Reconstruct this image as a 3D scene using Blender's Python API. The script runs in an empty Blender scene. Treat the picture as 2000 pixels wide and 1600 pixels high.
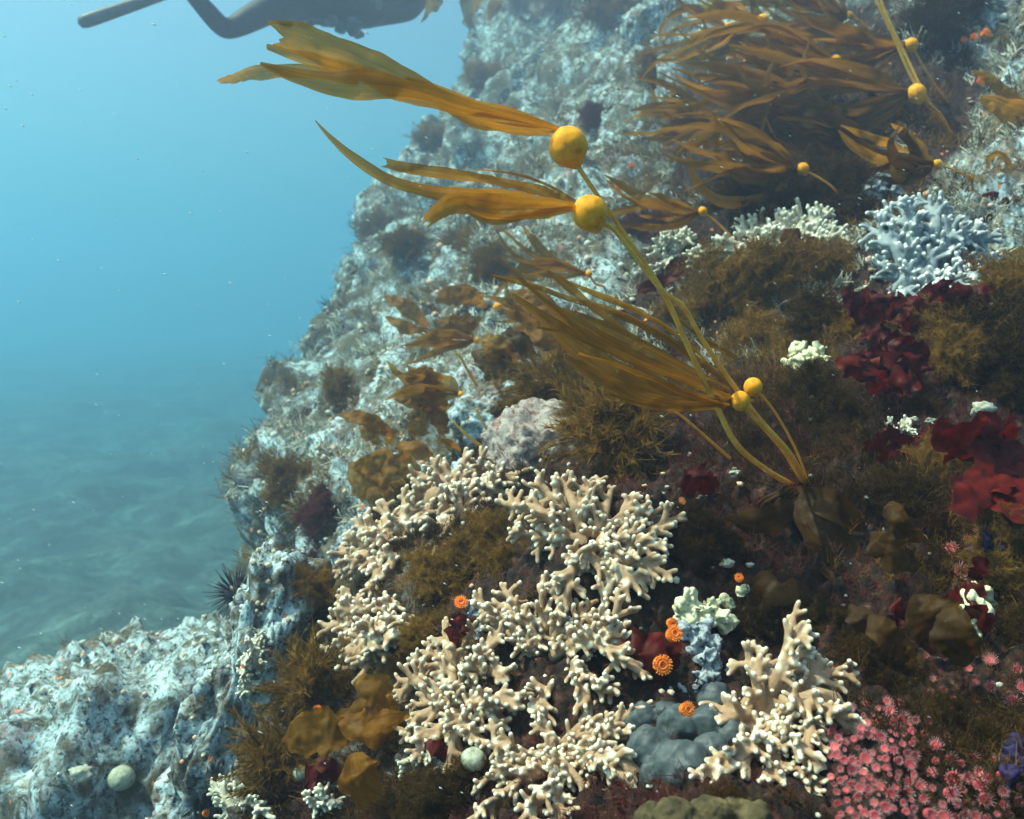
import bpy, bmesh, math, random
import numpy as np
from mathutils import Vector, Matrix, Quaternion
from mathutils.bvhtree import BVHTree
from mathutils.kdtree import KDTree

R = math.radians
rng = np.random.default_rng(7)
random.seed(7)
scn = bpy.context.scene
COL = scn.collection

# ------------------------------------------------------------------ camera
PITCH = R(-7.0)
FPX = 1732.0                       # focal length in photo pixels (photo is 2000 x 1600)
cam_d = bpy.data.cameras.new('camera')
cam = bpy.data.objects.new('camera', cam_d)
COL.objects.link(cam)
cam.location = (0, 0, 0)
cam.rotation_euler = (math.pi / 2 + PITCH, 0, 0)
cam_d.sensor_width = 36.0
cam_d.lens = 36.0 * FPX / 2000.0
cam_d.clip_start = 0.02
cam_d.clip_end = 300.0
cam_d.dof.use_dof = True
cam_d.dof.focus_distance = 1.05
cam_d.dof.aperture_fstop = 9.0
scn.camera = cam

# ------------------------------------------------------------------ sky, sun, exposure
SUN_EL, SUN_AZ = 59.0, -90.0       # azimuth from straight ahead (+y), negative = left
world = bpy.data.worlds.new('World')
scn.world = world
world.use_nodes = True
wn = world.node_tree
sky = wn.nodes.new('ShaderNodeTexSky')
sky.sky_type = 'NISHITA'
sky.sun_disc = False
sky.sun_elevation = R(SUN_EL)
sky.sun_rotation = R(SUN_AZ)
sky.air_density = 1.0
sky.dust_density = 6.0
sky.ozone_density = 0.4
bg = wn.nodes['Background']
bg.inputs['Strength'].default_value = 0.115
wn.links.new(sky.outputs['Color'], bg.inputs['Color'])

sun_l = bpy.data.lights.new('sun', 'SUN')
sun_l.energy = 5.0
sun_l.angle = R(0.6)
sun_l.color = (1.0, 0.77, 0.56)
sun = bpy.data.objects.new('sun', sun_l)
COL.objects.link(sun)
sd = Vector((math.sin(R(SUN_AZ)) * math.cos(R(SUN_EL)), math.cos(R(SUN_AZ)) * math.cos(R(SUN_EL)), math.sin(R(SUN_EL))))
sun.rotation_euler = sd.to_track_quat('Z', 'Y').to_euler()
sun.location = sd * 20

scn.view_settings.view_transform = 'Standard'
scn.view_settings.look = 'None'
scn.view_settings.gamma = 1.0
scn.view_settings.exposure = 0.84
scn.render.engine = 'CYCLES'
scn.cycles.use_denoising = True
try:
    scn.cycles.denoiser = 'OPENIMAGEDENOISE'
except Exception:
    pass
scn.cycles.use_adaptive_sampling = True
scn.cycles.adaptive_threshold = 0.02
scn.cycles.max_bounces = 6
scn.cycles.diffuse_bounces = 2
scn.cycles.glossy_bounces = 1
scn.cycles.transmission_bounces = 3
scn.cycles.transparent_max_bounces = 8
scn.cycles.volume_bounces = 2
scn.cycles.caustics_reflective = False
scn.cycles.caustics_refractive = False
scn.cycles.sample_clamp_indirect = 4.0

# ------------------------------------------------------------------ helpers
CP, SP = math.cos(PITCH), math.sin(PITCH)
def ray(px, py):
    """direction through a photo pixel, scaled so that depth along the lens axis is 1"""
    a, b = (px - 1000.0) / FPX, -(py - 800.0) / FPX
    return Vector((a, CP - b * SP, SP + b * CP))
def at(px, py, d):
    return ray(px, py) * d
CAM_RIGHT = Vector((1, 0, 0)); CAM_UP = Vector((0, -SP, CP)); CAM_FWD = Vector((0, CP, SP))

_perm = np.random.default_rng(3).permutation(256)
_perm = np.concatenate([_perm, _perm, _perm])
_g = np.random.default_rng(4).normal(size=(256, 3)); _g /= np.linalg.norm(_g, axis=1)[:, None]
def pn(p):
    p = np.asarray(p, float)
    i = np.floor(p).astype(int); f = p - i; i &= 255
    u = f * f * f * (f * (f * 6 - 15) + 10)
    out = 0
    for dx in (0, 1):
        wx = u[:, 0] if dx else 1 - u[:, 0]
        for dy in (0, 1):
            wy = u[:, 1] if dy else 1 - u[:, 1]
            for dz in (0, 1):
                wz = u[:, 2] if dz else 1 - u[:, 2]
                h = _perm[_perm[_perm[(i[:, 0] + dx) & 255] + ((i[:, 1] + dy) & 255)] + ((i[:, 2] + dz) & 255)]
                g = _g[h]
                out = out + wx * wy * wz * (g[:, 0] * (f[:, 0] - dx) + g[:, 1] * (f[:, 1] - dy) + g[:, 2] * (f[:, 2] - dz))
    return out * 1.6
def fbm(p, octv=4, gain=.5, lac=2.03):
    a, s, o = 1.0, 1.0, 0
    for k in range(octv):
        o = o + a * pn(np.asarray(p) * s + 17.3 * k); a *= gain; s *= lac
    return o
def billow(p, octv=3, gain=.5, lac=2.1):
    a, s, o = 1.0, 1.0, 0
    for k in range(octv):
        o = o + a * (np.abs(pn(np.asarray(p) * s + 9.1 * k)) * 2 - .5); a *= gain; s *= lac
    return o

def worley(p):
    p = np.asarray(p, float); i = np.floor(p).astype(int); best = np.full(len(p), 9.0)
    for dx in (-1, 0, 1):
        for dy in (-1, 0, 1):
            for dz in (-1, 0, 1):
                c = i + (dx, dy, dz); m = c & 255
                h = _perm[_perm[_perm[m[:, 0]] + m[:, 1]] + m[:, 2]]
                q = c + .5 + .42 * _g[h] - p
                best = np.minimum(best, (q * q).sum(1))
    return np.sqrt(best)
def raw_mesh(name, V, F, uv=None, smooth=True):
    """V (n,3) array, F (m,3 or 4) int array or list of tuples"""
    me = bpy.data.meshes.new(name)
    V = np.asarray(V, np.float32)
    if isinstance(F, np.ndarray):
        k = F.shape[1]; m = len(F)
        me.vertices.add(len(V)); me.vertices.foreach_set('co', V.ravel())
        me.loops.add(m * k); me.loops.foreach_set('vertex_index', F.astype(np.int32).ravel())
        me.polygons.add(m)
        me.polygons.foreach_set('loop_start', np.arange(0, m * k, k, dtype=np.int32))
        me.update(calc_edges=True)
    else:
        me.from_pydata([tuple(v) for v in V], [], F); me.update()
    if smooth:
        me.polygons.foreach_set('use_smooth', np.ones(len(me.polygons), bool))
    return me
def vattr(me, name, vals):
    a = me.attributes.new(name, 'FLOAT', 'POINT'); a.data.foreach_set('value', np.asarray(vals, np.float32))
def link(name, me, mat=None, parent=None, loc=None):
    o = bpy.data.objects.new(name, me); COL.objects.link(o)
    if mat is not None and me is not None and not me.materials: me.materials.append(mat)
    if parent is not None: o.parent = parent
    if loc is not None: o.location = loc
    return o
def tag(o, label=None, cat=None, group=None, kind=None):
    if label: o['label'] = label
    if cat: o['category'] = cat
    if group: o['group'] = group
    if kind: o['kind'] = kind
    return o
def empty(name, loc=(0, 0, 0)):
    o = bpy.data.objects.new(name, None); o.location = loc; o.empty_display_size = .02
    COL.objects.link(o); return o
def copy_tree(o, parent=None):
    c = o.copy(); COL.objects.link(c); c.parent = parent
    for ch in list(o.children): copy_tree(ch, c)
    return c

class MB:
    """collects verts and faces (quads/tris as tuples)"""
    def __init__(s): s.V = []; s.F = []; s.n = 0; s.A = []
    def add(s, V, F, a=None):
        V = np.asarray(V, float)
        s.V.append(V); F = np.asarray(F, int) + s.n; s.F.append(F); s.n += len(V)
        s.A.append(np.zeros(len(V)) if a is None else (np.full(len(V), a) if np.isscalar(a) else np.asarray(a)))
    def mesh(s, name, attr=None, smooth=True):
        V = np.concatenate(s.V)
        q = [f for f in s.F if f.shape[1] == 4]; t = [f for f in s.F if f.shape[1] == 3]
        if t and q:
            F = [tuple(r) for f in s.F for r in f.tolist()]
        else:
            F = np.concatenate(q or t)
        me = raw_mesh(name, V, F, smooth=smooth)
        if attr: vattr(me, attr, np.concatenate(s.A))
        return me

def unit(v):
    v = np.asarray(v, float); return v / (np.linalg.norm(v) + 1e-12)
def catmull(P, n):
    """smooth path through control points, n samples (any number of columns)"""
    P = np.asarray(P, float)
    Q = np.vstack([2 * P[0] - P[1], P, 2 * P[-1] - P[-2]])
    seg = np.r_[0, np.cumsum(np.linalg.norm(np.diff(P[:, :3], axis=0), axis=1) + 1e-9)]
    t = np.linspace(0, seg[-1], n); k = np.clip(np.searchsorted(seg, t, 'right') - 1, 0, len(P) - 2)
    f = ((t - seg[k]) / (seg[k + 1] - seg[k]))[:, None]
    p0, p1, p2, p3 = Q[k], Q[k + 1], Q[k + 2], Q[k + 3]
    return .5 * (2 * p1 + (p2 - p0) * f + (2 * p0 - 5 * p1 + 4 * p2 - p3) * f ** 2 + (3 * p1 - p0 - 3 * p2 + p3) * f ** 3)
def frames(P):
    T = np.gradient(P, axis=0); T /= np.linalg.norm(T, axis=1)[:, None] + 1e-12
    N = np.zeros_like(T); r = np.array([0, 0, 1.0]) if abs(T[0, 2]) < .8 else np.array([1.0, 0, 0])
    N[0] = unit(np.cross(T[0], r))
    for i in range(1, len(P)):
        N[i] = unit(N[i - 1] - T[i] * np.dot(N[i - 1], T[i]))
    return T, N, np.cross(T, N)
def tube(P, rad, k=8, cap=True):
    P = np.asarray(P, float); n = len(P); rad = np.broadcast_to(rad, (n,))
    if cap:                                   # rounded ends
        T, _, _ = frames(P)
        a, b = rad[0], rad[-1]
        P = np.vstack([P[0] - T[0] * a, P[0] - T[0] * a * .7, P, P[-1] + T[-1] * b * .7, P[-1] + T[-1] * b])
        rad = np.r_[a * .06, a * .72, rad, b * .72, b * .06]; n += 4
    T, N, B = frames(P)
    th = np.linspace(0, 2 * np.pi, k, endpoint=False)
    V = P[:, None, :] + rad[:, None, None] * (np.cos(th)[None, :, None] * N[:, None, :] + np.sin(th)[None, :, None] * B[:, None, :])
    V = V.reshape(-1, 3)
    i = np.arange(n - 1)[:, None] * k; j = np.arange(k)[None, :]; j2 = (j + 1) % k
    F = np.stack([i + j, i + j2, i + k + j2, i + k + j], -1).reshape(-1, 4)
    return V, F
def grid_faces(r, c):
    i = np.arange(r - 1)[:, None] * c; j = np.arange(c - 1)[None, :]
    return np.stack([i + j, i + j + 1, i + c + j + 1, i + c + j], -1).reshape(-1, 4)
_ico = {}
def ico(sub):
    if sub not in _ico:
        bm = bmesh.new(); bmesh.ops.create_icosphere(bm, subdivisions=sub, radius=1)
        _ico[sub] = (np.array([v.co[:] for v in bm.verts]), np.array([[v.index for v in f.verts] for f in bm.faces])); bm.free()
    return _ico[sub]

# ------------------------------------------------------------------ materials
def mat(name):
    m = bpy.data.materials.new(name); m.use_nodes = True
    nt = m.node_tree; return m, nt, nt.nodes['Principled BSDF'], nt.nodes['Material Output']
def nd(nt, t, **kw):
    n = nt.nodes.new(t)
    for k, v in kw.items():
        if k in n.inputs: n.inputs[k].default_value = v
        else: setattr(n, k, v)
    return n
def noise(nt, scale, detail=4, rough=.6, vec=None, dist=0):
    n = nd(nt, 'ShaderNodeTexNoise'); n.inputs['Scale'].default_value = scale
    n.inputs['Detail'].default_value = detail; n.inputs['Roughness'].default_value = rough; n.inputs['Distortion'].default_value = dist
    if vec is not None: nt.links.new(vec, n.inputs['Vector'])
    return n.outputs['Fac']
def ramp(nt, fac, stops):
    r = nd(nt, 'ShaderNodeValToRGB'); e = r.color_ramp.elements
    while len(e) < len(stops): e.new(.5)
    for q, (p, c) in zip(e, stops):
        q.position = p; q.color = (*c, 1) if not np.isscalar(c) else (c, c, c, 1)
    nt.links.new(fac, r.inputs['Fac']); return r.outputs['Color']
def mix(nt, fac, a, b, mode='MIX'):
    n = nd(nt, 'ShaderNodeMix'); n.data_type = 'RGBA'; n.blend_type = mode
    for s, v in ((n.inputs['Factor'], fac), (n.inputs['A'], a), (n.inputs['B'], b)):
        if hasattr(v, 'links'): nt.links.new(v, s)
        elif s == n.inputs['Factor'] or np.isscalar(v): s.default_value = v
        else: s.default_value = (*v, 1)
    return n.outputs['Result']
# Mix node has several A/B sockets of the same name; pick the colour ones
def mix(nt, fac, a, b, mode='MIX'):
    n = nt.nodes.new('ShaderNodeMix'); n.data_type = 'RGBA'; n.blend_type = mode
    fi = n.inputs[0]; ai = [s for s in n.inputs if s.name == 'A' and s.type == 'RGBA'][0]; bi = [s for s in n.inputs if s.name == 'B' and s.type == 'RGBA'][0]
    for s, v in ((fi, fac), (ai, a), (bi, b)):
        if isinstance(v, bpy.types.NodeSocket): nt.links.new(v, s)
        elif s is fi: s.default_value = v
        else: s.default_value = (*v, 1)
    return [s for s in n.outputs if s.type == 'RGBA'][0]
def mul(nt, a, b, op='MULTIPLY'):
    n = nt.nodes.new('ShaderNodeMath'); n.operation = op; n.use_clamp = True
    for s, v in zip(n.inputs, (a, b)):
        if isinstance(v, bpy.types.NodeSocket): nt.links.new(v, s)
        else: s.default_value = v
    return n.outputs[0]
def bump(nt, bsdf, height, strength=.5, dist=.005):
    b = nd(nt, 'ShaderNodeBump'); b.inputs['Strength'].default_value = strength; b.inputs['Distance'].default_value = dist
    nt.links.new(height, b.inputs['Height']); nt.links.new(b.outputs['Normal'], bsdf.inputs['Normal'])
def vary(nt, c, lo=.55, hi=1.5):
    r = nd(nt, 'ShaderNodeObjectInfo').outputs['Random']
    return mix(nt, 1.0, c, ramp(nt, r, [(0, (lo, lo, lo)), (1, (hi, hi, hi))]), 'MULTIPLY')
def objco(nt):
    return nd(nt, 'ShaderNodeTexCoord').outputs['Object']
def worldpos(nt):
    return nd(nt, 'ShaderNodeNewGeometry').outputs['Position']
def attr(nt, name):
    n = nd(nt, 'ShaderNodeAttribute'); n.attribute_name = name; return n.outputs['Fac']

def rock_material(name, turf_at=.44):
    m, nt, b, out = mat(name)
    p = worldpos(nt)
    big = noise(nt, 4.5, 5, .62, p, .4)
    mid = noise(nt, 17, 5, .65, p, .6)
    fine = noise(nt, 75, 4, .7, p, .3)
    spk = noise(nt, 210, 3, .7, p)
    # pale crust: coralline and sponge film over stone
    crust = ramp(nt, mid, [(.30, (.04, .042, .034)), (.40, (.14, .15, .13)), (.49, (.34, .43, .46)), (.57, (.56, .69, .73)), (.66, (.25, .27, .22)), (.78, (.55, .60, .53))])
    pink = ramp(nt, fine, [(.3, (.17, .07, .08)), (.6, (.38, .19, .19)), (.8, (.52, .40, .37))])
    c = mix(nt, ramp(nt, noise(nt, 9, 4, .6, p, .8), [(.56, 0), (.68, .65)]), crust, pink)
    c = mix(nt, ramp(nt, noise(nt, 7.5, 6, .68, p, 1.2), [(.50, 0), (.60, .85)]), c, ramp(nt, spk, [(.3, (.05, .032, .02)), (.7, (.20, .15, .09))]))
    # brown and olive turf film
    turf = ramp(nt, spk, [(.3, (.028, .022, .010)), (.7, (.13, .10, .05))])
    c = mix(nt, ramp(nt, big, [(turf_at, 0), (turf_at + .10, .92)]), c, turf)
    c = mix(nt, ramp(nt, fine, [(.38, .95), (.50, 0)]), c, (.035, .03, .02))
    # dark red and purple crust, with shade painted in, where the cover attribute says so
    dark = ramp(nt, fine, [(.30, (.002, .0015, .001)), (.44, (.009, .005, .003)), (.53, (.026, .011, .006)), (.60, (.055, .012, .009)), (.68, (.075, .052, .028)), (.80, (.22, .18, .13))])
    cov = attr(nt, 'crust_shade')
    cn = nt.nodes.new('ShaderNodeMath'); cn.operation = 'MULTIPLY_ADD'
    nt.links.new(cov, cn.inputs[0]); cn.inputs[1].default_value = 1.25; nt.links.new(mul(nt, mid, .9), cn.inputs[2])
    c = mix(nt, ramp(nt, cn.outputs[0], [(.72, 0), (.92, 1)]), c, dark)
    # small orange and white specks of encrusting animals
    v = nd(nt, 'ShaderNodeTexVoronoi'); v.inputs['Scale'].default_value = 42; nt.links.new(p, v.inputs['Vector'])
    spot = ramp(nt, v.outputs['Distance'], [(.17, 1), (.24, 0)])
    pick = ramp(nt, v.outputs['Color'], [(.80, 0), (.82, 1)])
    spot = mul(nt, spot, pick)
    c = mix(nt, mul(nt, spot, .85), c, (.75, .22, .06))
    nt.links.new(c, b.inputs['Base Color'])
    b.inputs['Roughness'].default_value = .85
    b.inputs['Specular IOR Level'].default_value = .25
    h = mix(nt, .45, mid, mix(nt, .5, fine, spk))
    bump(nt, b, h, .9, .012)
    return m
M = {}
M['rock'] = rock_material('rock'); M['rock_pale'] = rock_material('pale_rock', .58)

def simple(name, stops, scale=60, rough=.6, trans=None, bumpd=None, spec=.3, detail=3, obj=True, rand=None):
    m, nt, b, out = mat(name)
    p = objco(nt) if obj else worldpos(nt)
    f = noise(nt, scale, detail, .6, p)
    c = ramp(nt, f, stops)
    if rand: c = vary(nt, c, *rand)
    nt.links.new(c, b.inputs['Base Color'])
    b.inputs['Roughness'].default_value = rough; b.inputs['Specular IOR Level'].default_value = spec
    if bumpd: bump(nt, b, f, .7, bumpd)
    if trans:
        t = nd(nt, 'ShaderNodeBsdfTranslucent'); nt.links.new(mix(nt, 1.0, c, trans[1], 'MULTIPLY'), t.inputs['Color'])
        mx = nd(nt, 'ShaderNodeMixShader'); mx.inputs[0].default_value = trans[0]
        nt.links.new(b.outputs[0], mx.inputs[1]); nt.links.new(t.outputs[0], mx.inputs[2]); nt.links.new(mx.outputs[0], out.inputs['Surface'])
    return m

# ------------------------------------------------------------------ the reef slope
ctl = [(400,1600,1.30),(560,1600,1.08),(800,1600,.88),(1000,1600,.80),(1300,1600,.74),(1600,1600,.71),(2000,1600,.69),
 (600,1300,1.42),(800,1300,1.10),(1000,1300,.99),(1300,1300,.93),(1600,1300,.90),(2000,1300,.87),
 (640,1060,1.95),(800,1000,1.58),(1000,1000,1.36),(1300,1000,1.18),(1600,1000,1.12),(2000,1000,1.06),
 (560,800,3.1),(700,800,2.45),(900,800,2.0),(1200,800,1.55),(1600,800,1.38),(2000,800,1.27),
 (640,620,3.9),(800,600,3.2),(1000,600,2.55),(1300,600,1.95),(1600,600,1.68),(2000,600,1.52),
 (720,400,4.9),(900,400,3.9),(1200,400,2.85),(1600,400,2.15),(2000,400,1.82),
 (880,200,5.7),(1100,200,4.4),(1400,200,3.2),(2000,200,2.25),
 (940,0,6.8),(1200,0,5.2),(1500,0,3.8),(2000,0,2.75),
 (2600,1600,.62),(2600,800,1.08),(2600,0,2.2),(1000,2300,.56),(300,2300,.85),(2000,2300,.5),(2800,2300,.45)]
def far(d): return d * (1 + .12 * max(0, d - 1))
CW = np.array([at(c[0], c[1], far(c[2]))[:] for c in ctl] + [(0.4,15,4.2),(4,15,4.4),(12,15,4.4),(4,9,4.1),(7.5,10,4.3),(4.4,4.9,2.7),(8,7,4.2)])
def qcoord(x, y): return np.stack([x / y, np.log(y)], -1)
def tps_fit(Q, z, lam=2e-4):
    n = len(Q); D = np.linalg.norm(Q[:, None] - Q[None], axis=-1); K = np.where(D > 0, D ** 2 * np.log(D + 1e-12), 0) + lam * np.eye(n)
    P = np.c_[np.ones(n), Q]; A = np.block([[K, P], [P.T, np.zeros((3, 3))]])
    return np.linalg.solve(A, np.r_[z, 0, 0, 0])
QW = qcoord(CW[:, 0], CW[:, 1]); WT = tps_fit(QW, CW[:, 2])
def height(x, y):
    Q = qcoord(x, y); sh = x.shape; Q = Q.reshape(-1, 2)
    D = np.linalg.norm(Q[:, None] - QW[None], axis=-1)
    z = (D ** 2 * np.log(D + 1e-12)) @ WT[:-3] + WT[-3] + Q @ WT[-2:]
    return z.reshape(sh)
edge_px = [(300,2300,.85),(470,1600,1.2),(585,1330,1.4),(640,1160,1.72),(610,1085,2.05),(500,1000,2.55),(478,930,2.75),(520,810,3.05),(600,690,3.55),(650,590,4.0),(715,420,4.85),(800,280,5.3),(905,150,5.9),(935,0,6.8)]
EW = np.array([at(c[0], c[1], far(c[2]))[:] for c in edge_px] + [(-.1,15,0)])
order = np.argsort(EW[:, 1]); EWy, EWx = EW[order, 1], EW[order, 0]
SEABED = -3.0
def build_reef():
    nr, nc, nk = 620, 450, 95
    y = np.exp(np.linspace(math.log(.42), math.log(15.5), nr))
    xe = np.interp(y, EWy, EWx)
    smax = np.maximum(.577 * y * 1.35 - xe, .9)
    s = np.linspace(0, 1, nc)
    X = xe[:, None] + smax[:, None] * s[None]; Y = np.repeat(y[:, None], nc, 1)
    # jitter of the rim so that it is not a straight line
    Z = height(X.ravel(), Y.ravel()).reshape(X.shape)
    Z = np.minimum(Z, 4.45)
    # cliff face falling from the rim to the seabed, leaning out then under
    w = np.linspace(1, 0, nk, endpoint=False) ** 1.5
    ze = Z[:, :1]; zb = SEABED - .25
    Zc = ze + (zb - ze) * w[None]
    Xc = xe[:, None] - .10 * np.sin(np.minimum(w * 6, np.pi / 2))[None] - .35 * w[None] ** 2 * np.clip((y[:, None] - 1.2) / 1.5, -.6, 1) + .16 * np.sin(w * np.pi)[None] * np.minimum(1, y[:, None] / 2)
    Yc = np.repeat(y[:, None], nk, 1)
    X = np.concatenate([Xc, X], 1); Y = np.concatenate([Yc, Y], 1); Z = np.concatenate([Zc, Z], 1)
    c = X.shape[1]
    P = np.stack([X, Y, Z], -1)
    du = np.gradient(P, axis=1); dv = np.gradient(P, axis=0)
    N = np.cross(du, dv); N /= np.linalg.norm(N, axis=-1)[..., None] + 1e-12
    p = P.reshape(-1, 3); n = N.reshape(-1, 3)
    amp = np.clip(p[:, 1] / 2.2, .38, 1.7)
    w1 = worley(p * 3.1 + .3 * fbm(p * 3, 1)[:, None]); w2 = worley(p * 9.5 + 7 + .25 * fbm(p * 8, 1)[:, None])
    msk = np.clip(.5 + 1.2 * fbm(p * 2.2 + 30, 2), 0, 1)
    d = .10 * fbm(p * 1.7, 2) * amp + .10 * (.45 - w1) * amp + .045 * billow(p * 5.1 + 5, 2) * amp * msk + .034 * (.45 - w2) * np.clip(amp, .5, 1.1) * (1.2 - .7 * msk) + .013 * billow(p * 27 + 3, 2) + .006 * fbm(p * 80, 2)
    p = p + n * d[:, None]
    p[:, 2] += .03 * fbm(p * 3 + 40, 2)
    me = raw_mesh('reef_slope', p, grid_faces(nr, c))
    # where dark red and brown crust and painted shade replace the pale film (near, right)
    dep = p[:, 1] * CP + p[:, 2] * SP
    ux = 1000 + FPX * p[:, 0] / np.maximum(dep, .1); uy = 800 - FPX * (p[:, 2] * CP - p[:, 1] * SP) / np.maximum(dep, .1)
    near = np.clip((1.75 - p[:, 1]) / .5, 0, 1); right = np.clip((p[:, 0] + .12 * p[:, 1] - .0) / .25, 0, 1)
    cov = near * (.35 + .65 * right)
    for (x, y, r, s) in ((1560,380,190,.9),(1480,250,150,.8),(1740,300,130,.7),(1830,180,110,.5),(1450,600,200,.6),(1700,110,150,.5),(1250,700,130,.5),(1960,440,110,-1.6),(1860,400,50,-.6),(1980,300,70,-.7)):  # patches of dark crust and painted shade; negative ones stay pale
        cov = cov + s * np.exp(-((ux - x) ** 2 + (uy - y) ** 2) / r ** 2)
    cov = np.clip(cov, 0, 1)
    global COV; COV = cov
    vattr(me, 'crust_shade', cov)
    o = link('reef_slope', me, M['rock']); tag(o, kind='structure')
    return o, p, grid_faces(nr, c)
reef, RP, RF = build_reef()

def bvh_of(P, F): return BVHTree.FromPolygons([tuple(v) for v in P], [tuple(f) for f in F.tolist()])

def rock_blob(name, centre, rad, euler, seed, sub=6, power=3.2, amps=(.16, .08, .03), taper=0):
    V, F = ico(sub)
    v = V / (np.sum(np.abs(V) ** power, axis=1) ** (1 / power))[:, None]
    if taper: v = v * np.c_[1 - taper * v[:, 2], 1 - taper * v[:, 2], np.ones(len(v))]
    p = v * np.asarray(rad); n = V
    s = 1 / float(np.mean(rad))
    d = amps[0] * fbm(p * s * 1.1 + seed, 3) + amps[1] * billow(p * s * 3.2 + seed, 2)
    p = p + n * (d * np.mean(rad))[:, None]
    p = p + n * (amps[2] * .3 * billow(p * 24 + seed, 2) + .0045 * fbm(p * 90, 2))[:, None]
    from mathutils import Euler
    Rm = np.array(Euler(euler).to_matrix()); p = p @ Rm.T
    me = raw_mesh(name, p, F); vattr(me, 'crust_shade', np.zeros(len(p)))
    o = link(name, me, M['rock_pale'], loc=centre)
    return o, p + np.asarray(centre), F
b1, b1p, b1f = rock_blob('boulder', tuple(np.array(at(225, 1640, 2.3)) - (0, 0, .75)), (.47, .46, 1.27), (R(3), R(3), R(30)), 11.0, amps=(.10, .09, .09))
tag(b1, 'broad pale pitted boulder filling the lower left corner', 'boulder')
b2, b2p, b2f = rock_blob('rock_pillar', tuple(np.array(at(445, 1510, 1.42)) + np.array([-.10, 0, -.33])), (.070, .09, .66), (R(-4), R(15), R(8)), 23.0, sub=6, amps=(.22, .14, .05), taper=.18)
tag(b2, 'narrow upright pale rock standing between boulder and brown seaweed fan', 'rock')
_Vall = np.concatenate([RP, b1p, b2p])
_Fall = [tuple(f) for f in RF.tolist()] + [tuple(f) for f in (b1f + len(RP)).tolist()] + [tuple(f) for f in (b2f + len(RP) + len(b1p)).tolist()]
BVH = BVHTree.FromPolygons([tuple(v) for v in _Vall.tolist()], _Fall)
def hit(px, py):
    d = ray(px, py); loc, n, i, t = BVH.ray_cast(Vector((0, 0, 0)), d.normalized())
    if loc is None: return at(px, py, 3.0), Vector((0, -.6, .8)), 3.0
    if n.dot(d) > 0: n = -n
    return loc, n, loc.dot(CAM_FWD)

# ------------------------------------------------------------------ seabed
def build_seabed():
    n = 420
    g = np.sinh(np.linspace(-1, 1, n) * 4.2) / np.sinh(4.2) * 78
    X, Y = np.meshgrid(g - 1.0, g + 4.0, indexing='xy')
    X = np.clip(X, -78, 78); Y = np.clip(Y, -76, 78)
    p = np.stack([X, Y, np.zeros_like(X)], -1).reshape(-1, 3)
    z = SEABED + .35 * fbm(p * .35, 3) + .06 * billow(p * .9 + 8, 3) + .07 * fbm(p * 2.3 + 2, 3)
    p[:, 2] = z
    me = raw_mesh('seabed', p, grid_faces(n, n))
    m, nt, b, out = mat('seabed_sand')
    q = worldpos(nt)
    c = ramp(nt, noise(nt, 1.1, 6, .65, q, .8), [(.32, (.05, .052, .047)), (.5, (.105, .11, .10)), (.68, (.19, .195, .175))])
    c = mix(nt, ramp(nt, noise(nt, 3.2, 6, .75, q, 1.5), [(.42, .0), (.58, .85)]), c, (.06, .06, .052))
    nt.links.new(c, b.inputs['Base Color']); b.inputs['Roughness'].default_value = .95; b.inputs['Specular IOR Level'].default_value = .1
    bump(nt, b, noise(nt, 14, 4, .7, q), .6, .05)
    o = link('seabed', me, m); tag(o, kind='structure')
build_seabed()

# ------------------------------------------------------------------ the water
def build_haze():
    lo, hi = (-82, -80, -4.8), (82, 82, 5.2)
    V = [(x, y, z) for x in (lo[0], hi[0]) for y in (lo[1], hi[1]) for z in (lo[2], hi[2])]
    F = [(0, 1, 3, 2), (4, 6, 7, 5), (0, 4, 5, 1), (2, 3, 7, 6), (0, 2, 6, 4), (1, 5, 7, 3)]
    me = raw_mesh('haze', V, F, smooth=False)
    m, nt, b, out = mat('sea_water'); nt.nodes.remove(b)
    v = nd(nt, 'ShaderNodeVolumePrincipled')
    v.inputs['Color'].default_value = (.22, .265, .365, 1)
    v.inputs['Absorption Color'].default_value = (.004, .535, .694, 1)
    v.inputs['Density'].default_value = .10
    v.inputs['Anisotropy'].default_value = .55
    nt.links.new(v.outputs[0], out.inputs['Volume'])
    o = link('haze', me, m); tag(o, 'clear blue green sea water filling the whole view', None, kind='stuff')
    o.display_type = 'WIRE'
build_haze()
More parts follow.
